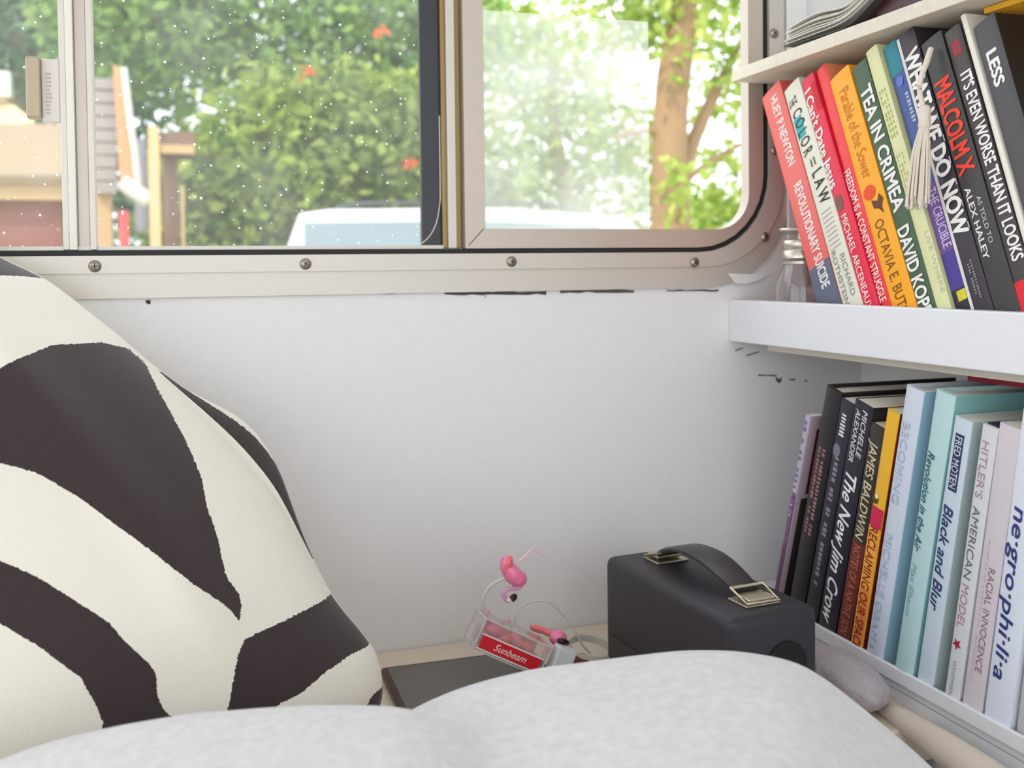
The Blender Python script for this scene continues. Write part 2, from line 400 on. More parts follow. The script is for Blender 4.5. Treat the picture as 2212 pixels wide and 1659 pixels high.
def disc(B, p, r, col, name='spine_emblem', sq=1., lift=.0004, star=0, poly=None):
    x, z = loc(B, *p); b = BM(); L = []
    if poly: pts = [(x+r*u, z+r*w) for u, w in poly]
    else:
        n = star*2 if star else 18
        pts = [(x+r*(1 if not star or k % 2 else .42)*math.sin(2*math.pi*k/n), z+sq*r*(1 if not star or k % 2 else .42)*math.cos(2*math.pi*k/n)) for k in range(n)]
    for u, w in pts: L.append(b.verts.new((u, sy(B, x)-lift, w)))
    b.faces.new(L); return put(name, b, paint(col), B['o'], local=True)

def row(defs, end, floor, lower, lean0, lean1):
    res = []
    lines = []
    for d in defs+[dict(line=end, dx=defs[-1]['dx'])]:
        (a, b) = d['line']; A, C = at(*a, 0, XS+d['dx']), at(*b, 0, XS+d['dx'])
        lines.append((Vector((A.y, A.z)), Vector((C.y, C.z))))
    LN = [math.radians(lean0+(lean1-lean0)*i/len(defs)) for i in range(len(lines))]
    for i, (T, Bt) in enumerate(lines):
        v = Vector((math.sin(LN[i]), math.cos(LN[i]))); Mid = (T+Bt)/2
        lines[i] = (Mid+v*((T.y-Mid.y)/v.y), Mid+v*((Bt.y-Mid.y)/v.y))
    for i, d in enumerate(defs):
        T, Bt = lines[i]; lean = LN[i]; v = Vector((math.sin(lean), math.cos(lean)))
        u = Vector((-v.y, v.x))
        NT, NB = lines[i+1]; w = (NT-NB)/(NT.y-NB.y)
        top = NB+w*(T.y-NB.y); bot = NB+w*(floor-NB.y)
        t = min((top-T).dot(u), (bot-T).dot(u))-.0005
        t = max(.003, min(t, d.get('t', .05)))
        zf = floor if not lower else floor-t*math.sin(lean)
        O = Bt+v*((zf+.0001-Bt.y)/v.y); h = (T-O).length
        B = book(d.get('name', 'book'), d['label'], (O.x, O.y), lean, t, h, d.get('depth', .135), d['dx'], d['spine'], d.get('hard', False), d.get('near'), d.get('page'), d.get('group'))
        res.append(B)
    return res
def cv(n, rgb, rough=.42): return mat('cover_'+n, rgb, rough, bump=.04, scale=250, var=.03)
G1, G2 = 'leaning books on the upper shelf', 'leaning books on the low shelf'
U = row([
 dict(label='coral red paperback nearest the window, with a glass jar before it', line=((1644, 215), (1768, 655)), dx=.020, spine=cv('coral', (232, 104, 96)), group=G1, t=.036),
 dict(label='cream paperback with black spaced capitals and a teal patch on its spine', line=((1693, 200), (1819, 650)), dx=.018, spine=cv('cream', (226, 222, 206)), group=G1),
 dict(label='crimson paperback with rounded white title, beside the cream one', line=((1731, 180), (1866, 656)), dx=.018, spine=cv('crimson', (228, 32, 66)), group=G1),
 dict(label='thin orange red paperback with one line of small white capitals', line=((1774, 153), (1891, 657)), dx=.020, spine=cv('scarlet', (240, 62, 60)), near=cv('orange', (246, 150, 104)), group=G1),
 dict(label='yellow orange paperback with a red dot and black bird on its spine', line=((1797, 176), (1920, 656)), dx=.017, spine=cv('amber', (252, 170, 16)), group=G1),
 dict(label='dark green book with large white sans capitals, between yellow and pale lime books', line=((1849, 150), (1971, 659)), dx=.017, spine=cv('bottle_green', (66, 92, 62)), group=G1),
 dict(label='pale lime paperback with faint green small print, under the hanging tassel', line=((1874, 115), (2017, 660)), dx=.016, spine=cv('lime', (222, 222, 168)), group=G1),
 dict(label='blue and purple paperback half hidden behind the white tassel', line=((1908, 108), (2066, 664)), dx=.020, spine=cv('blue', (62, 84, 150)), group=G1),
 dict(label='black paperback with big bold white capitals and a white left edge', line=((1935, 89), (2099, 665)), dx=.016, spine=cv('charcoal', (52, 44, 54)), group=G1),
 dict(label='black paperback with a large bright red name on its spine', line=((1996, 98), (2139, 665)), dx=.016, spine=cv('graphite', (58, 54, 54)), group=G1),
 dict(label='dark brown grey book with narrow white capitals and a red foot', line=((2050, 72), (2194, 667)), dx=.016, spine=cv('umber', (66, 58, 58)), group=G1),
 dict(label='thin ivory book standing taller between two dark books', line=((2071, 38), (2247, 640)), dx=.0165, spine=cv('ivory', (232, 226, 214)), group=G1, t=.0052),
 dict(label='thick charcoal book at the near end of the upper row', line=((2094, 64), (2272, 640)), dx=.018, spine=cv('slate', (72, 68, 72)), near=cv('black', (26, 22, 22)), group=G1, t=.032),
], ((2152, 50), (2330, 640)), ZMF, False, 24.5, 18.5)
huey, color, icant, free, para, tea, pale, blue, what, malc, worse, ivory, less = U
WHT = (244, 240, 236)
band(huey, (1782, 560), (1830, 700), 0, 1, (98, 104, 124))
text(huey, 'HUEY P NEWTON', (1673, 207), (1712, 356), .34, WHT, .016)
text(huey, 'REVOLUTIONARY SUICIDE', (1722, 397), (1789, 618), .36, WHT, .022)
band(color, (1722, 255), (1732, 300), .10, .62, (60, 170, 176))
text(color, 'THE', (1711, 214), (1717, 228), .5, (52, 56, 50), .01)
text(color, 'C O L O R', (1719, 240), (1752, 330), .56, (30, 40, 40), .01)
text(color, '=', (1755, 342), (1760, 358), .6, (90, 90, 80), 0)
text(color, 'L A W', (1760, 372), (1790, 432), .56, (26, 26, 24), .02)
for k in range(9): band(color, (1788+k*3, 452+k*9.5), (1788+k*3+.8, 454.5+k*9.5), .22, .8, (176, 170, 156), 'printed_bar')
text(color, 'ROTHSTEIN', (1804, 541), (1841, 652), .24, (128, 128, 118), 0, ac=.28)
text(color, 'RICHARD', (1824, 545), (1847, 636), .24, (128, 128, 118), 0, ac=.7)
band(icant, (1765, 168), (1780, 228), .62, 1, (206, 12, 22))
text(icant, "I Can't Date Jesus", (1743, 197), (1805, 404), .60, WHT, .024)
text(icant, 'MICHAEL ARCENEAUX', (1822, 465), (1884, 668), .42, WHT, .004)
disc(icant, (1815, 438), .0055, (128, 84, 76), 'author_portrait', 1.5)
text(free, 'FREEDOM IS A CONSTANT STRUGGLE', (1826, 372), (1904, 655), .62, WHT, .012)
text(para, 'Parable of the Sower', (1826, 189), (1874, 385), .46, (206, 118, 12), 0)
disc(para, (1880, 416), .0085, (240, 74, 20), sq=.8)
disc(para, (1899, 440), .0085, (96, 52, 8), poly=[(-.9, .8), (0, .35), (.5, 1), (.9, .3), (.4, -.5), (.5, -1.3), (-.1, -.5), (-.8, -.2)])
text(para, 'OCTAVIA E. BUTLER', (1900, 474), (1962, 704), .40, (120, 70, 10), 0)
text(tea, 'TEA IN CRIMEA', (1873, 184), (1942, 456), .68, WHT, .03)
text(tea, 'DAVID KOPP', (1952, 489), (2004, 680), .68, WHT, .03)
for k in range(3): dashes(pale, (1905, 195), (1935, 300), .30+.22*k, (176, 180, 96), .12, 9)
for k in range(3): dashes(pale, (1945, 330), (1985, 430), .25+.22*k, (184, 188, 112), .10, 10)
band(pale, (1975, 448), (1976, 451), 0, 1, (176, 190, 110), 'printed_line')
text(pale, 'LIVE WHERE', (2022, 486), (2050, 625), .26, (196, 190, 170), 0, ac=.80)
band(blue, (1910, 100), (1935, 165), 0, .9, (38, 134, 150)); band(blue, (2008, 395), (2046, 545), 0, 1, (112, 76, 150))
band(blue, (2046, 545), (2068, 625), 0, 1, (74, 60, 146)); band(blue, (2068, 625), (2100, 690), 0, 1, (40, 40, 56)); band(blue, (2072, 628), (2078, 650), .3, .85, (232, 214, 40))
text(blue, 'THE CRUCIBLE', (2016, 405), (2047, 535), .5, (222, 206, 236), .006)
disc(blue, (1946, 176), .0045, (96, 120, 206))
dashes(blue, (1958, 200), (1972, 270), .7, (180, 188, 214), .25, 8)
band(what, (1935, 89), (2120, 700), 0, .17, (226, 220, 218))
text(what, 'WHAT WE DO NOW', (1968, 108), (2079, 508), .70, WHT, .045, ac=.585)
for k in range(2): dashes(what, (2098, 560), (2116, 648), .48+.16*k, (140, 136, 144), .10, 14)
for k in range(6): band(what, (2016+k*14, 250+k*46), (2020+k*14, 264+k*46), .955, 1, (200, 196, 200), 'worn_edge')
text(malc, 'MALCOLM X', (2043, 166), (2095, 372), .70, (246, 62, 40), .04, ac=.50)
text(malc, 'ALEX HALEY', (2094, 403), (2132, 560), .26, WHT, .016, ac=.30)
text(malc, 'AS TOLD TO', (2117, 422), (2143, 524), .17, (206, 200, 200), .006, ac=.66)
text(worse, "IT'S EVEN WORSE THAN IT LOOKS", (2092, 150), (2196, 564), .62, WHT, .03)
band(worse, (2074, 80), (2080, 112), .25, .8, (150, 44, 52)); band(worse, (2184, 616), (2210, 700), 0, 1, (226, 30, 44))
text(less, 'LESS', (2134, 114), (2157, 188), .44, WHT, .045, ac=.5)

Lw = row([
 dict(label='slim lilac grey book nearest the wall on the low shelf', line=((1740, 893), (1675, 1270)), dx=.002, spine=cv('lilac', (190, 180, 198)), near=cv('rose_grey', (190, 170, 178)), group=G2, t=.0075, depth=.12),
 dict(label='black hardback with two lines of dull pink print, second from the wall', line=((1793, 831), (1702, 1278)), dx=.004, spine=cv('black_a', (34, 30, 36)), hard=True, group=G2, depth=.15),
 dict(label='slim dark book with grey and white small print, between two black books', line=((1816, 857), (1745, 1295)), dx=.004, spine=cv('black_b', (40, 37, 50)), group=G2, depth=.15),
 dict(label='black paperback with a white italic title on the low shelf', line=((1855, 861), (1767, 1310)), dx=.004, spine=cv('black_c', (34, 31, 44)), group=G2, depth=.14),
 dict(label='dark brown paperback with a cream name above red brown lettering', line=((1886, 911), (1806, 1365)), dx=.004, spine=cv('espresso', (56, 46, 40)), group=G2, depth=.13),
 dict(label='bright orange and yellow book among the dark and pale ones', line=((1921, 882), (1836, 1382)), dx=.003, spine=cv('marigold', (242, 184, 44)), near=cv('rust', (120, 34, 12)), group=G2, t=.0155, depth=.14),
 dict(label='thick very pale blue hardback, tallest next to the orange book', line=((1963, 830), (1868, 1404)), dx=.003, spine=cv('ice', (212, 218, 232)), hard=True, near=cv('sky', (158, 196, 216)), group=G2, t=.0215, depth=.155),
 dict(label='pale mint hardback with dark teal italic title', line=((2034, 840), (1924, 1434)), dx=.003, spine=cv('mint', (188, 218, 218)), hard=True, near=cv('teal', (138, 188, 186)), group=G2, t=.0215, depth=.16),
 dict(label='pale grey blue book with a dark boxed name at its top', line=((2069, 897), (1976, 1463)), dx=.004, spine=cv('mist', (206, 218, 230)), near=cv('sage', (182, 196, 194)), group=G2, t=.0185, depth=.15),
 dict(label='off white book with spaced red and grey capitals and a red star', line=((2127, 914), (2037, 1498)), dx=.004, spine=cv('chalk', (218, 218, 222)), group=G2, depth=.15),
 dict(label='pinkish white book with spaced mauve capitals', line=((2161, 911), (2077, 1522)), dx=.004, spine=cv('blush', (216, 206, 212)), group=G2, depth=.15),
 dict(label='white book with large navy lower case letters at the right edge', line=((2212, 880), (2124, 1548)), dx=.003, spine=cv('white', (226, 230, 242)), group=G2, depth=.15),
 dict(label='pale grey book partly cut off at the right edge of the low shelf', line=((2275, 900), (2198, 1590)), dx=.006, spine=cv('dove', (200, 200, 198)), group=G2, t=.03, depth=.15),
], ((2360, 900), (2290, 1640)), ZLF, True, -16.5, -7.5)
l1, l2, l3, l4, l5, l6, l7, l8, l9, l10, l11, l12, l13 = Lw
dashes(l1, (1738, 905), (1692, 1180), .5, (132, 110, 150), .6, 22); band(l1, (1712, 1060), (1660, 1330), 0, 1, (112, 70, 108))
dashes(l1, (1716, 1040), (1690, 1170), .5, (214, 200, 220), .6, 12)
b = box2(BM(), (l1['t']+.0005, .010, l1['h']-.085), (l1['t']+.0008, .11, l1['h']-.014)); put('cover_panel', b, paint((96, 8, 30)), l1['o'], local=True)
b = box2(BM(), (l1['t']+.0005, .006, .0), (l1['t']+.0008, .118, l1['h']-.09)); put('cover_panel', b, paint((60, 52, 48)), l1['o'], local=True)
for a in (.38, .66): dashes(l2, (1778, 966), (1742, 1150), a, (168, 116, 112), .20, 22)
dashes(l3, (1820, 891), (1811, 940), .5, (236, 236, 236), .42, 7); disc(l3, (1809, 972), .0055, (120, 116, 132), sq=1.2, lift=.0003)
dashes(l3, (1806, 985), (1756, 1260), .5, (136, 134, 150), .34, 26)
text(l4, 'MICHELLE', (1866, 885), (1848, 985), .25, (226, 224, 226), .012, ac=.68, shear=.2); text(l4, 'ALEXANDER', (1863, 888), (1843, 1000), .25, (226, 224, 226), .012, ac=.32, shear=.2)
text(l4, 'The New Jim Crow', (1840, 1022), (1788, 1345), .60, (244, 244, 246), .018, .3, ac=.5)
band(l5, (1850, 1166), (1806, 1400), 0, 1, (110, 40, 30))
text(l5, 'JAMES BALDWIN', (1890, 953), (1853, 1163), .56, (216, 206, 164), .01, .15, ac=.5); text(l5, 'NOTES OF A NATIVE SON', (1848, 1173), (1817, 1362), .5, (196, 112, 92), 0, ac=.5)
band(l6, (1885, 1088), (1878, 1130), 0, 1, (214, 32, 78)); band(l6, (1877, 1130), (1840, 1402), 0, .94, (250, 176, 70)); band(l6, (1856, 1260), (1846, 1402), .12, .9, (236, 120, 60))
disc(l6, (1893, 1078), .0042, (96, 72, 20)); disc(l6, (1896, 1072), .0022, (240, 232, 200), lift=.0006)
text(l6, 'RECLAIMING OUR SPACE', (1885, 1135), (1848, 1398), .66, (150, 30, 12), .012, 0, ac=.5)
text(l7, 'BECOMING', (1950, 904), (1928, 1082), .42, (184, 198, 220), 0, ac=.42); text(l7, 'MICHELLE OBAMA', (1920, 1150), (1884, 1400), .42, (172, 192, 218), 0, ac=.42)
text(l8, 'Revolution in the Air', (2013, 974), (1980, 1186), .40, (40, 104, 112), .018, .25, ac=.34); text(l8, 'Max Elbaum', (1976, 1215), (1958, 1326), .30, (128, 172, 178), 0, .2, ac=.34)
text(l9, 'FRED MOTEN', (2073, 943), (2058, 1054), .38, (214, 224, 236), .004, ac=.47); band(l9, (2074, 937), (2056, 1060), .22, .74, (40, 52, 88), lift=.00012)
text(l9, 'Black and Blur', (2052, 1093), (2018, 1318), .55, (44, 66, 112), .02, .2, ac=.45)
text(l10, "HITLER'S", (2131, 953), (2117, 1077), .46, (176, 140, 150), 0, ac=.42); text(l10, 'AMERICAN', (2109, 1093), (2090, 1250), .46, (104, 104, 112), 0, ac=.42)
text(l10, 'MODEL', (2088, 1263), (2076, 1357), .46, (180, 130, 142), 0, ac=.42); disc(l10, (2069, 1391), .0052, (168, 30, 62), 'star_emblem', star=5)
text(l10, 'WHITMAN', (2063, 1425), (2051, 1500), .24, (150, 146, 150), 0, ac=.42)
b = box2(BM(), (.001, .004, l10['h']-.004), (l10['t']-.001, .03, l10['h']+.0006)); put('cover_flap', b, paint((34, 34, 62)), l10['o'], local=True)
text(l11, 'RACIAL INNOCENCE', (2140, 1226), (2111, 1450), .30, (150, 112, 124), .004, ac=.60); dashes(l11, (2130, 1160), (2100, 1480), .30, (200, 190, 198), .10, 26)
text(l12, 'ne\u00b7gro\u00b7phi\u00b7li\u00b7a', (2203, 1096), (2160, 1470), .48, (48, 58, 122), .014, .12, ac=.42)

# books lying flat: yellow one on the upper row, dark red one on the low row
def flat_book(label, x0, x1, y0, y1, z, th, cov, under, rot=0.):
    o = empty('book', ((x0+x1)/2, (y0+y1)/2, z)); tag(o, label, 'book')
    put('page_block', box2(BM(), (x0+.002, y0+.003, z+.0012), (x1-.003, y1-.003, z+th-.0012)), M_PAGE, o)
    put('cover', box2(BM(), (x0, y0, z+th-.001), (x1, y1, z+th)), cov, o)
    put('spine', box2(BM(), (x0-.0008, y0, z), (x0+.0012, y1, z+th)), cov, o)
    put('lower_cover', box2(BM(), (x0+.0012, y0, z), (x1, y1, z+.001)), under, o)
    return o
zt = max((less['M'] @ Vector((0, 0, less['h']))).z, (ivory['M'] @ Vector((0, 0, ivory['h']))).z)
flat_book('yellow book lying flat on top of the upper row, against the top shelf', XS+.030, XR-.02, .56, .655, zt+.0006, max(.003, ZU0-.0006-zt-.0006), cv('yellow', (240, 178, 20)), cv('yellow', (240, 178, 20)))
zb = max((q['M'] @ Vector((q['t']/2, 0, q['h']))).z for q in (l7, l8))
flat_book('dark red and black book lying flat on the backs of the pale low books', XS+.055, XS+.150, .60, .70, zb+.004, .006, paint((150, 20, 36)), paint((40, 34, 42)))

# tassel hanging from the black book
ta = at(2003, 130, 0, XS+.006); tb = at(1997, 240, 0, XS-.001); tc_ = at(1983, 440, 0, XS-.002)
tas = tag(empty('tassel', tc_), 'cream thread tassel hanging in front of the book spines', 'tassel')
M_THR = mat('thread', (226, 214, 198), .85, bump=.4, scale=500)
put('cord', tube(BM(), [ta+Vector((.004, 0, .010)), ta, (ta+tb)/2+Vector((-.003, .004, 0)), tb], [.0022, .0026, .0022, .0020], 8), M_THR, tas, smooth=True)
put('knot', lathe(BM(), [(0, .006), (.004, .004), (.0052, 0), (.0046, -.008), (.0052, -.012), (.004, -.014), (0, -.015)], tb, (0, 0, 1), 18), M_THR, tas, smooth=True)
for k in range(46):
    a = random.random()*2*math.pi; q = math.sqrt(random.random()); e = tc_+Vector((0, 0, random.uniform(-.005, .006)))
    f0 = Vector((math.cos(a), math.sin(a), 0))
    put('strand', tube(BM(), [tb+f0*q*.0035-Vector((0, 0, .013)), tb.lerp(e, .45)+f0*q*.0072, tb.lerp(e, .8)+f0*q*.0094, e+f0*q*.0100], .00105, 5, 4), M_THR, tas, smooth=True)

# glass shaker jar
jc = Vector((.622, .917, ZMF))
jar = tag(empty('spice_jar', jc), 'small clear glass jar with ribbed metal screw lid on the shelf', 'jar')
M_JGL = mat('jar_glass', (250, 250, 250), .03, trans=1.0)
prof = [(0, .001), (.0235, .001), (.026, .004), (.0265, .022), (.0262, .040), (.024, .052), (.019, .0625), (.0172, .066), (.0172, .070),
        (.0160, .070), (.0160, .066), (.0178, .061), (.0228, .0515), (.0249, .040), (.0252, .022), (.0247, .006), (.022, .0035), (0, .0035)]
put('glass_body', lathe(BM(), prof, jc, seg=40), M_JGL, jar, smooth=True, ang=60)
M_LID = mat('lid_metal', (206, 200, 188), .28, metal=.85)
put('neck_ring', lathe(BM(), [(.0174, .0655), (.0192, .0662), (.0194, .0690), (.0176, .0700)], jc, seg=36), M_LID, jar, smooth=True)
put('screw_lid', lathe(BM(), [(0, .0915), (.0175, .0915), (.0190, .0900), (.0192, .0830), (.0180, .0818), (.0180, .0805), (.0196, .0792), (.0198, .0722), (.0182, .0712), (.0176, .0712)], jc, seg=36), M_LID, jar, smooth=True, ang=50)
M = Matrix.Translation(jc+Vector((-.001, .002, .0990))) @ Matrix.Rotation(math.radians(9), 4, 'Y')
lm = BM(); lathe(lm, [(0, .0018), (.017, .0018), (.0212, .0012), (.0216, -.0004), (.0205, -.0016), (0, -.0018)], (0, 0, 0), seg=36); lm.transform(M)
put('loose_cap', lm, M_LID, jar, smooth=True); put('cap_pin', lathe(BM(), [(.004, .0914), (.004, .0985), (0, .0985)], jc, seg=12), M_LID, jar)
for k in range(9):
    p = jc+Vector((random.uniform(-.012, .012), random.uniform(-.016, .004), .006+.0035*k*.6)); a = random.random()*3
    put('shell_bit', ell(BM(), p, (.006, .0022, .0016), Matrix.Rotation(a, 4, 'Z') @ Matrix.Rotation(random.uniform(-.6, .6), 4, 'Y'), 1), mat('shell', (236, 232, 224), .4), jar, smooth=True)

# magazine and papers on the topmost shelf
mg = tag(empty('magazine', (XS+.06, .80, ZU1)), 'open magazine with curling white pages on the topmost shelf', 'magazine')
M_MP = mat('magazine_page', (224, 220, 210), .6, var=.05, scale=40)
def curl(name, pts, m, w0, w1, th=.0009, par=mg):
    P = spline([(p.y, p.z, 0) for p in pts], 8); poly = [(p.x, p.y) for p in P]+[(p.x, p.y+th) for p in reversed(P)]
    return put(name, prism(BM(), poly, 0, w0, w1), m, par)
XM = XS+.010
for k in range(7):
    o = k*3.4
    curl('page', [at(1690+k*1.5, 96-o*1.6, 0, XM), at(1745+k*2, 76-o*2.2, 0, XM), at(1812+k*2, 48-o*1.7, 0, XM), at(1862+k*1, 6-o*1.6, 0, XM), at(1905+k*1, -42-o*1.5, 0, XM)], M_MP, XM+random.uniform(0, .006), XM+.135)
curl('magazine_cover', [at(1690, 101, 0, XM), at(1750, 84, 0, XM), at(1825, 57, 0, XM), at(1872, 16, 0, XM), at(1915, -35, 0, XM)], paint((70, 66, 62)), XM+.001, XM+.138)
pz = at(2010, -8, 0, XM+.01)
fb = flat_book('dark maroon book lying on the topmost shelf behind the magazine', XM+.012, XR-.02, .55, .775, ZU1+.0003, .022, cv('maroon', (62, 22, 30)), cv('maroon', (62, 22, 30)))

# ---------------------------------------------------------------- black carrying case
ZC = -.275
n_, f_, r_ = at(1575, 1342, 2, ZC), at(1305, 1200, 2, ZC), at(1778, 1311, 2, ZC)
ey = (f_-n_); LC = ey.length; ey.normalize(); ez = Vector((0, 0, 1)); ex = ey.cross(ez); WC = .088; HC = ZC-ZLEDGE
CM = Matrix(((ex.x, ey.x, 0, n_.x), (ex.y, ey.y, 0, n_.y), (0, 0, 1, ZLEDGE), (0, 0, 0, 1)))
case = tag(empty('carrying_case', M=CM), 'small black hard case with strap handle and silver buckles by the books', 'case')
M_CASE = mat('case_leatherette', (46, 42, 48), .5, bump=.15, scale=500, var=.08)
put('body', box(BM(), (WC/2, LC/2, HC/2), (WC, LC, HC), bev=.008, seg=4), M_CASE, case, local=True, smooth=True, ang=60)
def strap(pts, w, th, m, name, bulge=0.):
    P = spline(pts, 8); b = BM(); R = []
    for i, p in enumerate(P):
        a = P[max(0, i-1)]; c = P[min(len(P)-1, i+1)]; d = (c-a).normalized(); nn = Vector((1, 0, 0)).cross(d)*-1
        nn = Vector((0, -d.z, d.y)); k = i/(len(P)-1); ww = w*(1+bulge*math.sin(math.pi*k))/2; tt = th*(1+2.0*bulge*math.sin(math.pi*k))/2
        R.append([b.verts.new(p+Vector((sx*ww*q, 0, 0))+nn*tt*s2) for sx, q, s2 in ((-1, 1, -.4), (-1, 1, .4), (-1, .7, 1), (1, .7, 1), (1, 1, .4), (1, 1, -.4), (1, .7, -1), (-1, .7, -1))])
    for A, B_ in zip(R, R[1:]):
        for q in range(8): b.faces.new((A[q], A[(q+1) % 8], B_[(q+1) % 8], B_[q]))
    b.faces.new(R[0][::-1]); b.faces.new(R[-1]); return put(name, b, m, case, local=True, smooth=True, ang=50)
xc = WC*.52
strap([(xc, .040, HC+.007), (xc, .060, HC+.014), (xc, .090, HC+.021), (xc, .120, HC+.0215), (xc, .148, HC+.015), (xc, .166, HC+.007)], .024, .004, mat('strap_leather', (52, 46, 50), .4, bump=.1, scale=300), 'handle', .3)
M_CHR = mat('buckle_nickel', (206, 196, 172), .25, metal=.9)
for yy, sg in ((.026, 1), (.170, -1)):
    put('buckle_plate', box(BM(), (xc, yy+.004*sg, HC+.0012), (.034, .026, .0022), bev=.0008), M_CHR, case, local=True)
    b = tube(BM(), [(xc-.016, yy-.008*sg, HC+.003), (xc+.016, yy-.008*sg, HC+.003), (xc+.0155, yy+.014*sg, HC+.0105), (xc-.0155, yy+.014*sg, HC+.0105)], .0016, 8, 1, closed=True)
    put('buckle_loop', b, M_CHR, case, local=True, smooth=True)
    put('buckle_tongue', box(BM(), (xc, yy+.002*sg, HC+.0052), (.027, .018, .003), bev=.001), M_CHR, case, local=True)
put('end_port', lathe(BM(), [(.020, 0), (.020, .0012), (.017, .0016), (0, .0006)], (WC*.62, -.0002, HC-.044), (0, -1, 0), 32), mat('port_black', (12, 10, 12), .7), case, local=True, smooth=True)
put('lid_seam', box2(BM(), (-.0003, .012, HC*.30), (.0003, LC-.012, HC*.31)), paint((16, 14, 16)), case, local=True)

# ---------------------------------------------------------------- tablet
ZT = ZLEDGE+.0102
a_, b_, c_ = at(822, 1440, 2, ZT), at(1010, 1416, 2, ZT), at(885, 1537, 2, ZT)
tx = (b_-a_); tx.z = 0; tx.normalize(); ty = (c_-a_).normalized(); ty = ty-tx*ty.dot(tx); ty.normalize()
TM = Matrix(((tx.x, ty.x, 0, a_.x), (tx.y, ty.y, 0, a_.y), (0, 0, 1, ZLEDGE+.0002), (0, 0, 0, 1)))
tab = tag(empty('tablet', M=TM), 'flat dark tablet with glossy grey screen lying on the ledge', 'tablet')
TW, TD = .150, .112
put('casing', box(BM(), (TW/2, TD/2, .0048), (TW, TD, .0094), bev=.003, seg=3), mat('tablet_casing', (66, 36, 32), .45), tab, local=True, smooth=True)
put('screen', box(BM(), (TW/2, TD/2, .0096), (TW-.010, TD-.012, .0008), bev=.0003), mat('tablet_screen', (92, 88, 82), .16), tab, local=True)

# ---------------------------------------------------------------- boxed string lights
YB0 = .862
bc = at(1021, 1411, 1, YB0)
e1 = (at(1160, 1470, 1, YB0)-bc); e1.normalize(); e2 = Vector((0, 1, 0)); e3 = e1.cross(e2)*1.0
if e3.z < 0: e3 = -e3
bc.z += max(0, ZLEDGE+.0110-(bc.z+e1.z*.070))   # its low end rests on the tablet
BX = Matrix(((e1.x, e2.x, e3.x, bc.x), (e1.y, e2.y, e3.y, bc.y), (e1.z, e2.z, e3.z, bc.z), (0, 0, 0, 1)))
lb = tag(empty('light_box', M=BX), 'clear plastic box of pink party lights with a red label, tipped on the tablet', 'box')
bl, bw, bh = .070, .031, .028
M_CLR = bpy.data.materials.new('clear_plastic'); M_CLR.use_nodes = True
_n = M_CLR.node_tree.nodes; _k = M_CLR.node_tree.links; _n.clear()
_o = _n.new('ShaderNodeOutputMaterial'); _t = _n.new('ShaderNodeBsdfTransparent'); _t.inputs[0].default_value = (.97, .94, .95, 1)
_g = _n.new('ShaderNodeBsdfGlossy'); _g.inputs[1].default_value = .12; _g.inputs[0].default_value = (1, 1, 1, 1)
_w = _n.new('ShaderNodeLayerWeight'); _w.inputs[0].default_value = .35; _m = _n.new('ShaderNodeMixShader')
_a = _n.new('ShaderNodeMath'); _a.operation = 'MULTIPLY_ADD'; _a.inputs[1].default_value = .5; _a.inputs[2].default_value = .10; _k.new(_w.outputs['Facing'], _a.inputs[0])
_k.new(_a.outputs[0], _m.inputs[0]); _k.new(_t.outputs[0], _m.inputs[1]); _k.new(_g.outputs[0], _m.inputs[2]); _k.new(_m.outputs[0], _o.inputs[0])
b = BM(); th = .0007
box2(b, (0, 0, 0), (bl, bw, th)); box2(b, (0, 0, bh-th), (bl, bw, bh)); box2(b, (0, 0, th), (bl, th, bh-th)); box2(b, (0, bw-th, th), (bl, bw, bh-th)); box2(b, (0, th, th), (th, bw-th, bh-th)); box2(b, (bl-th, th, th), (bl, bw-th, bh-th))
put('plastic_shell', b, M_CLR, lb, local=True)
M_EDGE = mat('plastic_edge', (206, 200, 200), .2)
b = BM()
for z in (0, bh):
    for y in (0, bw): box(b, (bl/2, y, z), (bl, .0011, .0011))
for x in (0, bl):
    for y in (0, bw): box(b, (x, y, bh/2), (.0011, .0011, bh))
    for z in (0, bh): box(b, (x, bw/2, z), (.0011, bw, .0011))
put('box_edge', b, M_EDGE, lb, local=True)
put('end_flap', box(BM(), (-.004, .012, bh*.42), (.004, .020, bh*.5), bev=.0008), M_CLR, lb, local=True)
lab = put('red_label', box2(BM(), (.004, -.0010, .003), (bl-.004, -.0002, .0145), .0003), mat('label_red', (214, 16, 38), .35), lb, local=True)
put('label_rule', box2(BM(), (.002, -.0011, .0147), (bl-.003, -.0002, .0160)), paint((240, 226, 224)), lb, local=True)
put('label_rule', box2(BM(), (.002, -.0011, .0015), (bl-.003, -.0002, .0026)), paint((240, 226, 224)), lb, local=True)
vs, fs = font_mesh('Sunbeam', .004, .35); a0, a1 = min(v[0] for v in vs), max(v[0] for v in vs)
b = BM(); L = [b.verts.new((.018+(v[0]-a0)/(a1-a0)*.034, -.0013-v[2], .0058+v[1]/CAP*.0062)) for v in vs]
for f in fs:
    try: b.faces.new([L[i] for i in f])
    except ValueError: pass
put('label_lettering', b, paint((246, 232, 232)), lab, local=True)
put('pink_backing', box2(BM(), (.008, .020, .002), (bl-.006, .022, bh-.004)), mat('pink_card', (226, 168, 182), .6, var=.1, scale=80), lb, local=True)
M_PINK = mat('flamingo_pink', (244, 128, 168), .25, coat=.4); M_CORAL = mat('flamingo_coral', (240, 112, 120), .3, coat=.3); M_BLK = mat('beak_black', (44, 14, 34), .3)
for k, (x, y, z, r) in enumerate(((.018, .012, .020, .007), (.030, .011, .017, .006), (.042, .013, .019, .007), (.054, .011, .017, .006), (.024, .025, .019, .005), (.048, .025, .019, .005))):
    put('boxed_flamingo', ell(BM(), (x, y, z), (r*1.3, r*.7, r*.8), Matrix.Rotation(random.uniform(-.5, .5), 4, 'Y'), 2), M_CORAL if k % 2 else M_PINK, lb, local=True, smooth=True)
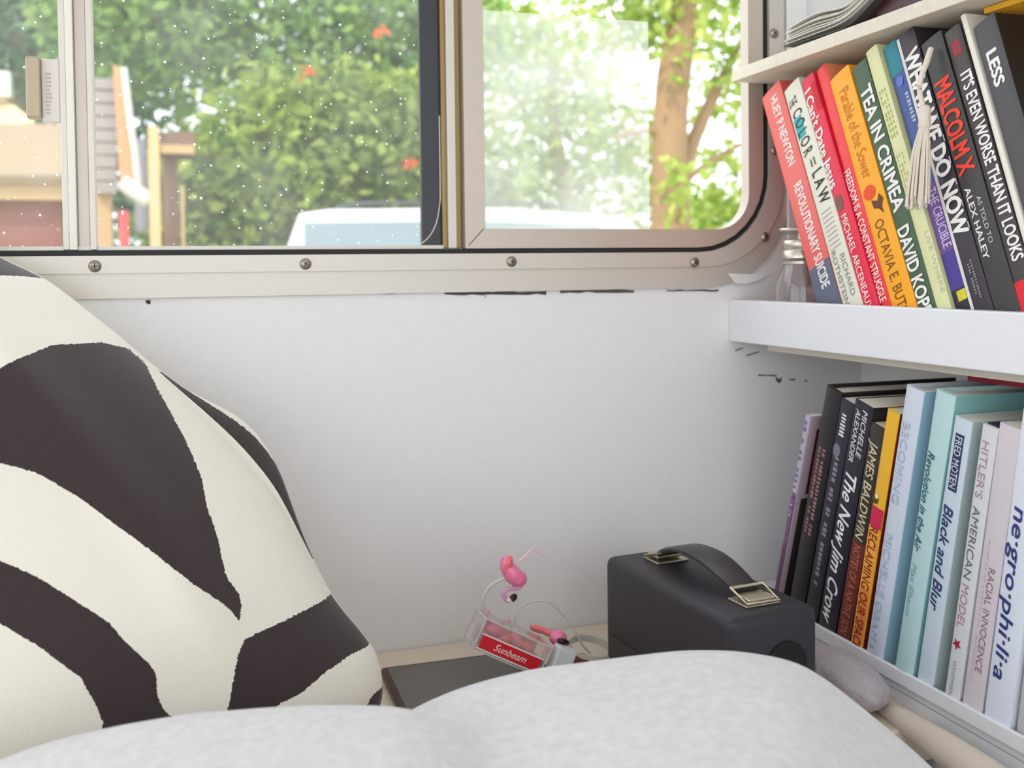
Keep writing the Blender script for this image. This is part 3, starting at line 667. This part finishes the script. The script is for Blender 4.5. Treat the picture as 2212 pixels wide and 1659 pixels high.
# string of lights: wires, loose flamingos
YF = .902
def q(x, y, dy=0.): return at(x, y, 1, YF+dy)
st = tag(empty('flamingo_string_light', (q(1250, 1410).x, YF, ZLEDGE)), 'string light with pink flamingos and looping clear wire behind the red labelled box', 'string light')
M_WIRE = mat('clear_wire', (206, 202, 192), .25)
put('wire', tube(BM(), [q(1095, 1248), q(1070, 1258), q(1052, 1275), q(1043, 1298), q(1048, 1322), q(1060, 1346), q(1085, 1352, -.004)], .0016, 8), M_WIRE, st, smooth=True)
put('wire', tube(BM(), [q(1112, 1352), q(1114, 1330), q(1130, 1307), q(1160, 1297), q(1190, 1304), q(1218, 1330), q(1240, 1360), q(1258, 1392), q(1275, 1412, .004)], .0011, 8), M_WIRE, st, smooth=True)
for k in range(5):
    o = k*3.2
    pts = [q(1226-o, 1392+o, -.01), q(1245, 1374+o*.8, .01), q(1282, 1375+o*.9, .02), q(1318, 1392+o, .012), q(1334-o*.5, 1414, 0), q(1300, 1424-o*.3, -.015), q(1255, 1420-o*.4, -.018)]
    put('wire_coil', tube(BM(), pts, .0011, 7, closed=True), M_WIRE, st, smooth=True)
bd = put('flamingo', tube(BM(), [q(1092, 1202), q(1094, 1222), q(1106, 1240), q(1122, 1252), q(1128, 1262)], [.0035, .0062, .0086, .0080, .0040], 14), M_PINK, st, smooth=True)
put('wing', ell(BM(), q(1098, 1222, -.004), (.0042, .0026, .0098), Matrix.Rotation(.25, 4, 'Y'), 2), M_CORAL, bd, smooth=True)
put('neck', tube(BM(), [q(1126, 1262), q(1118, 1270), q(1100, 1272), q(1088, 1282), q(1092, 1294), q(1100, 1298)], [.0030, .0022, .0020, .0020, .0022, .0022], 8), mat('neck_pink', (226, 160, 196), .25), bd, smooth=True)
put('beak', tube(BM(), [q(1104, 1296), q(1110, 1290), q(1115, 1284)], [.0030, .0034, .0016], 8), M_BLK, bd, smooth=True)
put('eye_patch', ell(BM(), q(1099, 1296, -.002), (.0020, .0012, .0024), None, 1), paint((240, 236, 236)), bd, smooth=True)
put('leg', tube(BM(), [q(1122, 1212), q(1136, 1200), q(1150, 1186), q(1164, 1194), q(1180, 1205)], [.0014, .0012, .0012, .0010, .0005], 6), mat('leg_pink', (232, 196, 206), .25), bd, smooth=True)
put('leg', tube(BM(), [q(1112, 1218), q(1124, 1212), q(1132, 1206), q(1146, 1200)], [.0014, .0012, .0016, .0010], 6), mat('leg_pink', (232, 196, 206), .25), bd, smooth=True)
put('clip', box(BM(), q(1048, 1326), (.009, .005, .0045), bev=.001), M_CORAL, st)
f2 = put('flamingo', ell(BM(), q(1206, 1378, -.012), (.0090, .0068, .0074), Matrix.Rotation(.3, 4, 'Y'), 3), M_PINK, st, smooth=True)
put('neck', tube(BM(), [q(1200, 1374, -.008), q(1178, 1364, -.002), q(1160, 1358, .000), q(1146, 1354, .001)], [.0044, .003, .0034, .002], 8), M_CORAL, f2, smooth=True)
put('beak', tube(BM(), [q(1206, 1386, -.021), q(1216, 1386, -.021), q(1228, 1388, -.02)], [.0030, .0034, .0014], 8), M_BLK, f2, smooth=True)
put('head', tube(BM(), [q(1216, 1398, -.02), q(1226, 1402, -.02), q(1232, 1394, -.02)], [.0030, .0034, .0022], 8), mat('neck_pink', (226, 160, 196), .25), f2, smooth=True)
put('feet', ell(BM(), q(1252, 1424, -.01), (.011, .006, .0055), None, 2), mat('dark_red_feet', (128, 52, 40), .5), f2, smooth=True)
put('battery_pack', box(BM(), q(1210, 1432, -.036), (.0195, .014, .030), Matrix.Translation(q(1210, 1432, -.036)) @ Matrix.Rotation(math.radians(24), 4, 'Y') @ Matrix.Translation(-q(1210, 1432, -.036)), .002), mat('frosted_plastic', (206, 212, 214), .35), st)
b = box(BM(), q(1085, 1345, -.002), (.016, .004, .004), None, .0012); put('clip', b, M_CORAL, st)

# ---------------------------------------------------------------- pillow
RE = [(800, 1592, .790), (826, 1500, .790), (815, 1420, .80), (780, 1366, .806), (715, 1283, .812), (620, 1112, .824), (560, 1030, .828), (430, 888, .834), (280, 748, .838), (200, 682, .84), (100, 606, .84), (0, 556, .84), (-70, 510, .84)]
LE = [(-420, 1850, .655), (-560, 1500, .66), (-700, 1100, .67), (-780, 800, .69), (-760, 450, .72)]
def edge(pts, v):
    P = edge.c.setdefault(id(pts), spline([ray(x, y)*z for x, y, z in pts], 10))
    d = edge.d.get(id(pts))
    if d is None:
        d = [0]
        for a, b in zip(P, P[1:]): d.append(d[-1]+(b-a).length)
        edge.d[id(pts)] = d
    s = v*d[-1]; k = 0
    while k < len(d)-2 and d[k+1] < s: k += 1
    return P[k].lerp(P[k+1], (s-d[k])/(d[k+1]-d[k]))
edge.c = {}; edge.d = {}
def pillow_pt(u, v, side):
    """u 0..1 left seam to right seam, v 0..1 bottom to top, side +1 front, -1 back"""
    e0, e1_ = edge(LE, v), edge(RE, v)
    p = e0.lerp(e1_, u)
    w = (max(0, 1-(2*u-1)**2)**.5)*(max(0, 1-(2*v-1)**2)**.42)
    if side > 0:
        fr = Vector((-.25, -.95, .10)).normalized()
        return p+fr*(.085*w+.010*math.exp(-((u-.80)/.05)**2)*math.sin(math.pi*v))
    g = math.exp(-((v-.46)/.12)**2)
    return p+Vector((.30, .95, .10)).normalized()*(.040*w)+Vector((.62, .55, .56)).normalized()*(.056*g*max(0, 1-(2*u-1)**2)**.30)
#PATTERN#
PILLOW_BLACK = [
    [(0.982, 1.05), (1.05, 0.942), (1.05, 0.87), (0.952, 0.87), (0.848, 0.87)],
    [(0.5, 0.662), (0.761, 0.677), (0.88, 0.713), (0.97, 0.713), (0.998, 0.699), (0.998, 0.662), (0.973, 0.594), (0.946, 0.508), (0.922, 0.445), (0.895, 0.399), (0.885, 0.361), (0.87, 0.316), (0.864, 0.294), (0.87, 0.273), (0.864, 0.252), (0.842, 0.219), (0.848, 0.239), (0.842, 0.259), (0.813, 0.301), (0.781, 0.353), (0.748, 0.399), (0.72, 0.453), (0.684, 0.5), (0.639, 0.524), (0.469, 0.609)],
    [(0.391, 0.484), (0.547, 0.383), (0.586, 0.353), (0.624, 0.309), (0.655, 0.273), (0.662, 0.245), (0.677, 0.206), (0.677, 0.187), (0.655, 0.158), (0.647, 0.13), (0.655, 0.115), (0.632, 0.051), (0.524, 0.074), (0.539, 0.115), (0.555, 0.136), (0.563, 0.163), (0.57, 0.206), (0.539, 0.259), (0.5, 0.301), (0.345, 0.406)],
    [(0.837, 0.206), (0.89, 0.212), (0.942, 0.219), (1.05, 0.232), (1.05, 0.2), (1.05, 0.136), (0.97, 0.136), (0.918, 0.125), (0.859, 0.105), (0.819, 0.1), (0.8, 0.078), (0.72, 0.074), (0.734, 0.105), (0.755, 0.13), (0.794, 0.169)],
    [(1.05, 0.086), (1.05, 0.062), (1.05, -0.05), (0.965, -0.05), (0.965, 0.051), (0.98, 0.07)]]
def inside(p, poly):
    x, y = p; c = False; dm = 9
    for i in range(len(poly)):
        (x0, y0), (x1, y1) = poly[i], poly[i-1]
        if (y0 > y) != (y1 > y) and x < (x1-x0)*(y-y0)/(y1-y0)+x0: c = not c
        dx, dy = x1-x0, y1-y0; L2 = dx*dx+dy*dy or 1e-12
        t = max(0, min(1, ((x-x0)*dx+(y-y0)*dy)/L2)); dm = min(dm, math.hypot(x-x0-t*dx, y-y0-t*dy))
    return dm if c else -dm
def make_pillow():
    NU, NV = 110, 130
    b = BM(); grid = {}; dist = []
    for side in (1, -1):
        for i in range(NU+1):
            for j in range(NV+1):
                if side < 0 and (i in (0, NU) or j in (0, NV)): grid[side, i, j] = grid[1, i, j]; continue
                u = .5-.5*math.cos(math.pi*i/NU) if False else i/NU
                u = .5+.5*math.sin(math.pi*(i/NU-.5)); v = .5+.5*math.sin(math.pi*(j/NV-.5))
                grid[side, i, j] = b.verts.new(pillow_pt(u, v, side))
                polys = PILLOW_BLACK if side > 0 else PILLOW_BACK
                dist.append(max([inside((u, v), q) for q in polys] or [-1]))
    for side in (1, -1):
        for i in range(NU):
            for j in range(NV):
                f = (grid[side, i, j], grid[side, i+1, j], grid[side, i+1, j+1], grid[side, i, j+1])
                b.faces.new(f if side > 0 else f[::-1])
    m = mat('pillow_knit', (236, 230, 216), .9, bump=.35, scale=900)
    N, K = m.node_tree.nodes, m.node_tree.links; bs = N['Principled BSDF']
    at_ = N.new('ShaderNodeAttribute'); at_.attribute_name = 'dark'
    nz = N.new('ShaderNodeTexNoise'); nz.inputs['Scale'].default_value = 400
    tcn = N.new('ShaderNodeTexCoord'); K.new(tcn.outputs['Object'], nz.inputs['Vector'])
    ma = N.new('ShaderNodeMath'); ma.operation = 'MULTIPLY_ADD'; ma.inputs[1].default_value = .006; ma.inputs[2].default_value = -.003; K.new(nz.outputs['Fac'], ma.inputs[0])
    ad = N.new('ShaderNodeMath'); ad.operation = 'ADD'; K.new(at_.outputs['Fac'], ad.inputs[0]); K.new(ma.outputs[0], ad.inputs[1])
    gt = N.new('ShaderNodeMath'); gt.operation = 'GREATER_THAN'; gt.inputs[1].default_value = 0; K.new(ad.outputs[0], gt.inputs[0])
    n2 = N.new('ShaderNodeTexNoise'); n2.inputs['Scale'].default_value = 900; K.new(tcn.outputs['Object'], n2.inputs['Vector'])
    dk = N.new('ShaderNodeMixRGB'); dk.inputs[1].default_value = (*lin((38, 26, 28)), 1); dk.inputs[2].default_value = (*lin((66, 52, 50)), 1); K.new(n2.outputs['Fac'], dk.inputs[0])
    mx = N.new('ShaderNodeMixRGB'); mx.inputs[1].default_value = (*lin((236, 230, 216)), 1); K.new(gt.outputs[0], mx.inputs[0]); K.new(dk.outputs[0], mx.inputs[2]); K.new(mx.outputs[0], bs.inputs['Base Color'])
    bs.inputs['Sheen Weight'].default_value = .25
    o = put('throw_pillow', b, m, smooth=True, ang=180)
    a = o.data.attributes.new('dark', 'FLOAT', 'POINT'); a.data.foreach_set('value', dist)
    return tag(o, 'large cream and black chevron knit throw pillow leaning at the left', 'pillow')
PILLOW_BACK = [[(1.05, .28), (.80, .28), (.80, .36), (.965, .385), (.988, .42), (.991, .5), (.992, .58), (.996, .64), (1.05, .70)]]
make_pillow()

# ---------------------------------------------------------------- blanket
SIL_L = [(-400, 1760), (-100, 1685), (0, 1645), (100, 1612), (220, 1583), (400, 1549), (550, 1538), (700, 1534), (830, 1536), (900, 1548), (1000, 1600), (1100, 1680), (1250, 1860), (1500, 2100)]
SIL_R = [(500, 1900), (700, 1680), (800, 1590), (880, 1541), (940, 1515), (1000, 1495), (1150, 1455), (1300, 1429), (1450, 1416), (1600, 1419), (1700, 1432), (1760, 1458), (1830, 1512), (1900, 1572), (1960, 1624), (2000, 1660), (2120, 1780), (2300, 1960)]
def interp(T, x):
    if x <= T[0][0]: return T[0][1]
    for (a, b_), (c, d_) in zip(T, T[1:]):
        if x <= c:
            f = (x-a)/(c-a); return b_+(d_-b_)*f
    return T[-1][1]
def smooth_interp(T, x): return sum(interp(T, x+o) for o in (-36, -18, 0, 18, 36))/5
ZB = -.398
def hump(b, br, zr):
    if b < br: return zr-.55*(br-b)**2-.02*(br-b)
    return max(ZB, zr-10*(b-br)**2-.05*(b-br))
def make_blanket():
    cols = [-420+i*(2300+420)/150 for i in range(151)]; bs = [.16+.60*(k/100)**.85 for k in range(101)]
    b = BM(); G = []
    for x in cols:
        h = ray(x, 586-(x-1106)*.012); h.z = 0; h = h/h.dot(FW)
        C = []
        prm = []
        for T, br in ((SIL_L, .545), (SIL_R, .625)):
            y = smooth_interp(T, x); s = ray(x, y); s = s.z/s.dot(FW); zr = s*br
            for _ in range(4):
                el = max(hump(q_, br, zr)/q_ for q_ in bs if q_ > .4); zr += (s-el)*br
            prm.append((br, zr))
        for q_ in bs:
            z1, z2 = (hump(q_, *p) for p in prm); k = 60.
            m_ = max(z1, z2); z = m_+math.log(math.exp(k*6*(z1-m_))+math.exp(k*6*(z2-m_)))/(k*6)
            p = h*q_; z = max(z, ZB if p.y < .66 else ZLEDGE+.008); z += .0022*noise.noise(Vector((p.x*14, p.y*14, 0)))*(1 if z > ZLEDGE+.03 else 0)
            C.append(b.verts.new((p.x, p.y, z)))
        G.append(C)
    for A, B_ in zip(G, G[1:]):
        for k in range(len(bs)-1): b.faces.new((A[k], B_[k], B_[k+1], A[k+1]))
    bmesh.ops.delete(b, geom=[f for f in b.faces if all(v.co.z < ZB+.0005 or (v.co.y > .66 and v.co.z < ZLEDGE+.0085) for v in f.verts)], context='FACES')
    bmesh.ops.delete(b, geom=[f for f in b.faces if max(v.co.x for v in f.verts) > XS-.042 or max(v.co.y for v in f.verts) > .70], context='FACES')
    r = bmesh.ops.extrude_face_region(b, geom=b.faces[:]); bmesh.ops.translate(b, vec=(0, 0, -.006), verts=[v for v in r['geom'] if isinstance(v, bmesh.types.BMVert)])
    m = mat('fleece', (206, 203, 203), .95, bump=.25, scale=600, var=.06)
    N, K = m.node_tree.nodes, m.node_tree.links; bs_ = N['Principled BSDF']
    tcn = N.new('ShaderNodeTexCoord'); n2 = N.new('ShaderNodeTexNoise'); n2.inputs['Scale'].default_value = 150; n2.inputs['Detail'].default_value = 5
    K.new(tcn.outputs['Object'], n2.inputs['Vector'])
    rp = N.new('ShaderNodeValToRGB'); rp.color_ramp.elements[0].position = .35; rp.color_ramp.elements[1].position = .68
    rp.color_ramp.elements[0].color = (*lin((206, 203, 202)), 1); rp.color_ramp.elements[1].color = (*lin((216, 215, 216)), 1)
    K.new(n2.outputs['Fac'], rp.inputs[0]); K.new(rp.outputs[0], bs_.inputs['Base Color']); bs_.inputs['Sheen Weight'].default_value = .3
    return tag(put('blanket', b, m, smooth=True, ang=180), 'pale grey fleece blanket raised in two humps in the foreground', 'blanket')
make_blanket()
# grey plush fold and rolled hem between blanket and low shelf
pc = at(1812, 1504, 0, XS-.040)
pc.z = ZLEDGE+.0207
b = ell(BM(), pc, (.028, .056, .021), None, 4, lambda c: c*(1+.10*noise.noise(c*2.2)))
tag(put('plush_throw', b, mat('grey_plush', (178, 168, 172), .95, bump=.8, scale=300, var=.12), smooth=True), 'mauve grey plush throw bunched between the blanket and the low shelf', 'throw')
hm = [at(1893, 1520, 0, XS-.022), at(1960, 1562, 0, XS-.022), at(2050, 1622, 0, XS-.022), at(2150, 1690, 0, XS-.022), at(2300, 1800, 0, XS-.022)]
b = tube(BM(), hm, [.004, .010, .013, .014, .014], 14)
tag(put('rolled_sheet', b, mat('beige_sheet', (214, 200, 186), .9, bump=.3, scale=300), smooth=True), 'beige rolled edge of bed sheet beside the low shelf panel', 'sheet')

# ---------------------------------------------------------------- outdoors
ZG = -1.3
tag(put('ground', box2(BM(), (-30, 2.2, ZG-.1), (40, 60, ZG)), mat('yard_ground', (150, 150, 120), .9, var=.2, scale=3)), 'sunlit yard outside the window', kind='structure')
def leaf_mat(name, c0, c1, tr=.55):
    m = bpy.data.materials.new(name); m.use_nodes = True; N, K = m.node_tree.nodes, m.node_tree.links; N.clear()
    out = N.new('ShaderNodeOutputMaterial'); a = N.new('ShaderNodeAttribute'); a.attribute_name = 'tone'
    mx = N.new('ShaderNodeMixRGB'); mx.inputs[1].default_value = (*lin(c0), 1); mx.inputs[2].default_value = (*lin(c1), 1); K.new(a.outputs['Fac'], mx.inputs[0])
    d = N.new('ShaderNodeBsdfDiffuse'); t = N.new('ShaderNodeBsdfTranslucent'); s = N.new('ShaderNodeMixShader'); s.inputs[0].default_value = tr
    for n in (d, t): K.new(mx.outputs[0], n.inputs[0])
    K.new(d.outputs[0], s.inputs[1]); K.new(t.outputs[0], s.inputs[2]); K.new(s.outputs[0], out.inputs[0]); return m
def foliage(blobs, size, m, parent, name='foliage'):
    vs, fs, tone = [], [], []
    for (c, r, n) in blobs:
        for _ in range(n):
            d = Vector((random.gauss(0, 1), random.gauss(0, 1), random.gauss(0, 1))).normalized()*(random.random()**.45)
            p = Vector(c)+Vector((d.x*r[0], d.y*r[1], d.z*r[2]))
            s = size*random.uniform(.6, 1.35); a = Vector((random.gauss(0, 1), random.gauss(0, 1), random.gauss(0, .6)-.5)).normalized()
            bb = a.cross(Vector((random.gauss(0, 1), random.gauss(0, 1), random.gauss(0, 1)))).normalized(); t_ = min(1, max(0, random.gauss(.5, .28)))
            k = len(vs); vs += [p, p+a*s*.5+bb*s*.28, p+a*s, p+a*s*.5-bb*s*.28]; fs.append((k, k+1, k+2, k+3)); tone += [t_]*4
    M = ORG[parent.name].inverted(); me = bpy.data.meshes.new(name); me.from_pydata([M @ v for v in vs], [], fs); me.materials.append(m)
    me.attributes.new('tone', 'FLOAT', 'POINT').data.foreach_set('value', tone)
    o = bpy.data.objects.new(name, me); COL.objects.link(o); o.parent = parent; o['kind'] = 'stuff'; ORG[o.name] = ORG[parent.name].copy(); return o
M_BARK = mat('bark', (150, 122, 92), .9, bump=1, scale=18, var=.2); M_BARK2 = mat('tan_bark', (150, 120, 88), .9, bump=1, scale=14, var=.15)
def W_(x, y, Y): return at(x, y, 1, Y)
def tree(label, base, trunk, rad, blobs, size, m, bark, branches=()):
    o = tag(empty('tree', base), label, 'tree', 'trees outside the window')
    put('trunk', tube(BM(), trunk, rad, 12), bark, o, smooth=True)
    for br, rd in branches: put('branch', tube(BM(), br, rd, 8), bark, o, smooth=True)
    foliage(blobs, size, m, o); return o
def dn(p): return Vector((p.x, p.y, ZG))
LM1 = leaf_mat('leaf_deep_green', (92, 132, 78), (172, 202, 112)); LM2 = leaf_mat('leaf_yellow_green', (98, 128, 58), (190, 204, 108)); LM3 = leaf_mat('leaf_blue_green', (84, 124, 96), (150, 184, 140)); LM4 = leaf_mat('leaf_bright', (128, 160, 60), (212, 222, 128))
c1 = W_(600, 130, 11.6)
t1 = tree('broad dense green tree filling the middle pane', dn(c1), [dn(c1), c1-Vector((0, 0, .9)), c1], [.16, .12, .06],
     [(W_(520, 60, 11.6), (1.70, 0.63, 1.06), 2250), (W_(760, 120, 11.8), (1.42, 0.63, 1.28), 2000), (W_(300, 40, 11.8), (1.14, 0.54, 0.71), 1690), (W_(900, 60, 11.8), (1.28, 0.54, 1.14), 1400), (W_(620, -250, 11.6), (3.12, 0.72, 0.85), 1950)], .17, LM1, M_BARK)
c2 = W_(700, 380, 9.9)
t2 = tree('lower yellow green tree behind the parked car', dn(c2), [dn(c2), c2-Vector((0, 0, .5)), c2], [.12, .09, .05],
     [(W_(440, 420, 10.0), (.55, .4, .6), 900), (W_(640, 290, 10.4), (1.3, .7, .8), 700), (W_(560, 400, 9.9), (1.06, 0.54, 0.78), 1950), (W_(760, 330, 10.1), (1.42, 0.54, 0.99), 3120), (W_(930, 380, 10.1), (1.14, 0.54, 0.92), 1950), (W_(520, 520, 9.8), (0.99, 0.36, 0.50), 1170), (W_(800, 520, 10.2), (1.99, 0.36, 0.71), 1820)], .16, LM2, M_BARK)
c3 = W_(40, 60, 13.20)
t3 = tree('blue green tree rising over the roof at the left', dn(c3), [dn(c3), c3-Vector((0, 0, .9)), c3], [0.198, 0.132, 0.066],
     [(W_(30, 40, 13.20), (2.06, 0.71, 1.40), 2340), (W_(-250, 60, 13.20), (2.24, 0.71, 1.87), 1300), (W_(260, 200, 13.86), (1.69, 0.59, 1.69), 1560), (W_(310, 440, 13.73), (1.06, 0.53, 0.92), 900)], 0.204, LM3, M_BARK)
tb0 = W_(1452, 500, 5.40)
t4 = tree('pale tan trunked tree behind the right pane', dn(tb0), [dn(tb0), W_(1448, 500, 5.40), W_(1446, 330, 5.40), W_(1452, 200, 5.40), W_(1470, 60, 5.40), W_(1500, -200, 5.47)], [0.144, 0.115, 0.104, 0.101, 0.094, 0.050],
     [(W_(1480, 10, 5.47), (0.40, 0.36, 0.25), 420), (W_(1590, 120, 5.62), (0.25, 0.29, 0.36), 190), (W_(1340, 40, 5.62), (0.36, 0.36, 0.25), 300), (W_(1580, 440, 5.76), (0.32, 0.29, 0.26), 330), (W_(1470, 120, 5.18), (0.22, 0.22, 0.22), 60), (W_(1470, 400, 5.18), (0.18, 0.14, 0.29), 46), (W_(1560, 230, 6.19), (0.36, 0.29, 0.36), 150), (W_(1560, 330, 5.76), (0.22, 0.22, 0.09), 60), (W_(1450, -150, 5.47), (1.15, 0.43, 0.36), 900)], 0.088, LM4, M_BARK2,
     [([W_(1462, 420, 5.40), W_(1500, 300, 5.47), W_(1545, 200, 5.62), W_(1600, 90, 5.76)], [0.050, 0.043, 0.036, 0.022]), ([W_(1470, 400, 5.40), W_(1540, 345, 5.54), W_(1625, 300, 5.69)], [0.022, 0.018, 0.011]), ([W_(1450, 290, 5.40), W_(1400, 282, 5.40), W_(1330, 296, 5.40)], [0.029, 0.022, 0.014])])
c5 = W_(1220, 260, 14.07)
t5 = tree('hazy far tree seen through the milky sunlit haze sheet', dn(c5), [dn(c5), W_(1230, 500, 14.07), W_(1200, 300, 14.07), W_(1190, 120, 14.07)], [0.188, 0.134, 0.107, 0.054],
     [(W_(1180, 200, 14.07), (1.21, 0.80, 1.21), 1500), (W_(1330, 320, 14.47), (1.07, 0.80, 1.21), 1100), (W_(1150, 420, 14.20), (1.07, 0.67, 0.80), 900), (W_(1480, 460, 14.74), (1.21, 0.67, 0.60), 620), (W_(1080, 60, 14.47), (1.07, 0.67, 0.67), 700)], 0.175, LM4, M_BARK2)
RL = leaf_mat('leaf_red', (226, 84, 48), (250, 140, 90))
for (x, y, r) in ((664, 160, .07), (884, 350, .05), (826, 62, .04)):
    foliage([(W_(x, y, 9.2), (r, r, r*1.2), 12)], .08, RL, t1, 'red_leaf_cluster')

# house at the left
hs = tag(empty('house', (W_(100, 500, 8.0).x, 8.0, ZG)), 'house with tan roof, brick wall and white porch post seen through the left panes', 'building')
def pb(name, x0, y0, x1, y1, Y, dep, m, bev=0., par=hs):
    a, c = W_(x0, y0, Y), W_(x1, y1, Y); return put(name, box2(BM(), (a.x, Y, c.z), (c.x, Y+dep, a.z), bev), m, par)
M_BRK = mat('far_brick', (136, 86, 74), .9, var=.25, scale=9); M_CRM = mat('house_cream', (186, 156, 112), .7); M_WHT = mat('house_white', (206, 204, 198), .6)
pb('brick_wall', -500, 428, 142, 760, 8.0, .3, M_BRK); pb('fascia', -500, 376, 150, 432, 7.9, .15, M_CRM)
def slope(name, P, m, th=.06):
    b = BM(); A = [b.verts.new(p) for p in P]; B_ = [b.verts.new(p-Vector((0, 0, th))) for p in P]; n = len(P)
    b.faces.new(A); b.faces.new(B_[::-1])
    for k in range(n): b.faces.new((A[k], A[(k+1) % n], B_[(k+1) % n], B_[k]))
    return put(name, b, m, hs)
M_ROOF = mat('tan_shingle', (150, 130, 104), .9, var=.2, scale=10)
slope('roof', [W_(-500, 376, 7.85), W_(170, 376, 7.85), W_(175, 268, 10.2), W_(-500, 262, 10.2)], M_ROOF)
for k in range(7):
    f = k/7; slope('shingle_course', [W_(-500, 376-f*108, 7.84+f*2.35), W_(170, 376-f*108, 7.84+f*2.35), W_(170, 372-f*108, 7.92+f*2.35), W_(-500, 372-f*108, 7.92+f*2.35)], mat('shingle_edge', (150, 134, 112), .9), .03)
slope('upper_roof', [W_(-400, 330, 10.4), W_(75, 262, 10.4), W_(0, 205, 11.5), W_(-400, 150, 11.5)], mat('ochre_roof', (220, 190, 140), .9, var=.15, scale=8)); pb('upper_gable', -60, 150, 22, 208, 11.0, .2, M_WHT)
for k in range(9): pb('siding_board', 203, 168+k*28, 252, 194+k*28, 7.6+.004*(k % 2), .08, mat('grey_siding', (150, 142, 138), .7))
put('gable_board', prism(BM(), [(p.x, p.z) for p in (W_(244, 140, 7.5), W_(270, 150, 7.5), W_(292, 388, 7.5), W_(258, 388, 7.5))], 1, 7.5, 7.56), mat('tan_board', (196, 146, 106), .7), hs)
b = tube(BM(), [W_(268, 146, 7.45), W_(280, 250, 7.45), W_(292, 330, 7.45), W_(300, 410, 7.45)], .022, 6, 1); put('white_trim', b, M_WHT, hs)
b = tube(BM(), [W_(262, 392, 7.3), W_(285, 410, 7.3), W_(322, 432, 7.3)], .055, 10, 1); put('downspout', b, M_WHT, hs, smooth=True)
pb('porch_post', 319, 272, 350, 640, 7.2, .14, mat('post_cream', (206, 168, 122), .6)); pb('brown_wall', 350, 318, 390, 640, 7.8, .5, mat('brown_board', (120, 92, 74), .8, var=.1)); pb('eave', 345, 284, 422, 330, 7.6, .5, mat('eave_brown', (122, 96, 84), .8)); pb('eave_edge', 348, 312, 420, 332, 7.55, .05, M_CRM)
pb('grey_door', 288, 300, 320, 500, 7.9, .05, mat('door_grey', (150, 150, 160), .6)); pb('yard_post', 390, 400, 402, 640, 7.6, .06, M_CRM); pb('low_wall', 204, 420, 246, 640, 7.7, .1, M_CRM); pb('red_bin', 256, 455, 280, 640, 7.4, .2, mat('red_plastic', (214, 72, 72), .5))

# parked car
ca, cb = W_(640, 450, 7.6), None
zr_ = ca.z
da = Vector((RT.x, RT.y, 0)).normalized(); db = Vector((FW.x, FW.y, 0)).normalized()
cdir = (da*.985+db*.17).normalized(); cn = cdir.cross(Vector((0, 0, 1)))
car = tag(empty('parked_car', (ca.x, ca.y, ZG)), 'pale silver car parked outside, its roof above the window sill', 'car')
def cpt(l, w, z): return Vector((ca.x, ca.y, 0))+cdir*l-cn*w+Vector((0, 0, z))
def loft(secs):
    b = BM(); R = [[b.verts.new(p) for p in s] for s in secs]; n = len(secs[0])
    for A, B_ in zip(R, R[1:]):
        for k in range(n): b.faces.new((A[k], A[(k+1) % n], B_[(k+1) % n], B_[k]))
    b.faces.new(R[0][::-1]); b.faces.new(R[-1]); return b
M_CAR = mat('car_silver', (226, 228, 232), .25, metal=.3, coat=.6); M_CG = mat('car_glass', (120, 136, 146), .12, coat=.5)
hr = zr_-ZG
put('body', loft([[cpt(l, w, ZG+z) for w, z in ((0, .35), (0, hb), (1.72, hb), (1.72, .35))] for l, hb in ((-.25, .85), (-.2, 1.08), (.6, 1.12), (3.0, 1.10), (3.2, 1.06), (4.0, .98), (4.2, .75))]), M_CAR, car, smooth=True, ang=30)
put('cabin', loft([[cpt(l, w, ZG+z) for w, z in ((0+i0*.3, 1.05), (i0, ht), (1.72-i0, ht), (1.72-i0*.3, 1.05))] for l, ht, i0 in ((-.18, 1.2, .05), (.02, hr-.03, .10), (.25, hr, .12), (1.6, hr+.01, .12), (2.5, hr-.06, .12), (3.3, 1.12, .06))]), M_CAR, car, smooth=True, ang=30)
put('side_window', loft([[cpt(l, w, ZG+z) for w, z in ((-.012, 1.13), (.085, ht), (.10, ht), (.03, 1.13))] for l, ht in ((.05, hr-.10), (1.3, hr-.09), (2.3, hr-.13), (2.9, 1.2))]), M_CG, car)
put('rear_window', loft([[cpt(l, w, ZG+z) for l, z in ((-.20, 1.14), (-.02, hr-.10), (.02, hr-.10), (-.15, 1.14))] for w in (.18, 1.54)]), M_CG, car)
for w in (.22, 1.50): put('roof_rail', tube(BM(), [cpt(.3, w, ZG+hr), cpt(.5, w, ZG+hr+.05), cpt(1.8, w, ZG+hr+.05), cpt(2.2, w, ZG+hr-.02)], .016, 6), mat('rail_dark', (70, 70, 76), .4), car, smooth=True)
for l in (.55, 3.3):
    for w in (.05, 1.6): put('wheel', lathe(BM(), [(0, -.1), (.20, -.1), (.33, -.08), (.34, 0), (.33, .08), (.2, .1), (0, .1)], cpt(l, w, ZG+.34), cn, 24), mat('tyre', (40, 40, 42), .8), car, smooth=True)
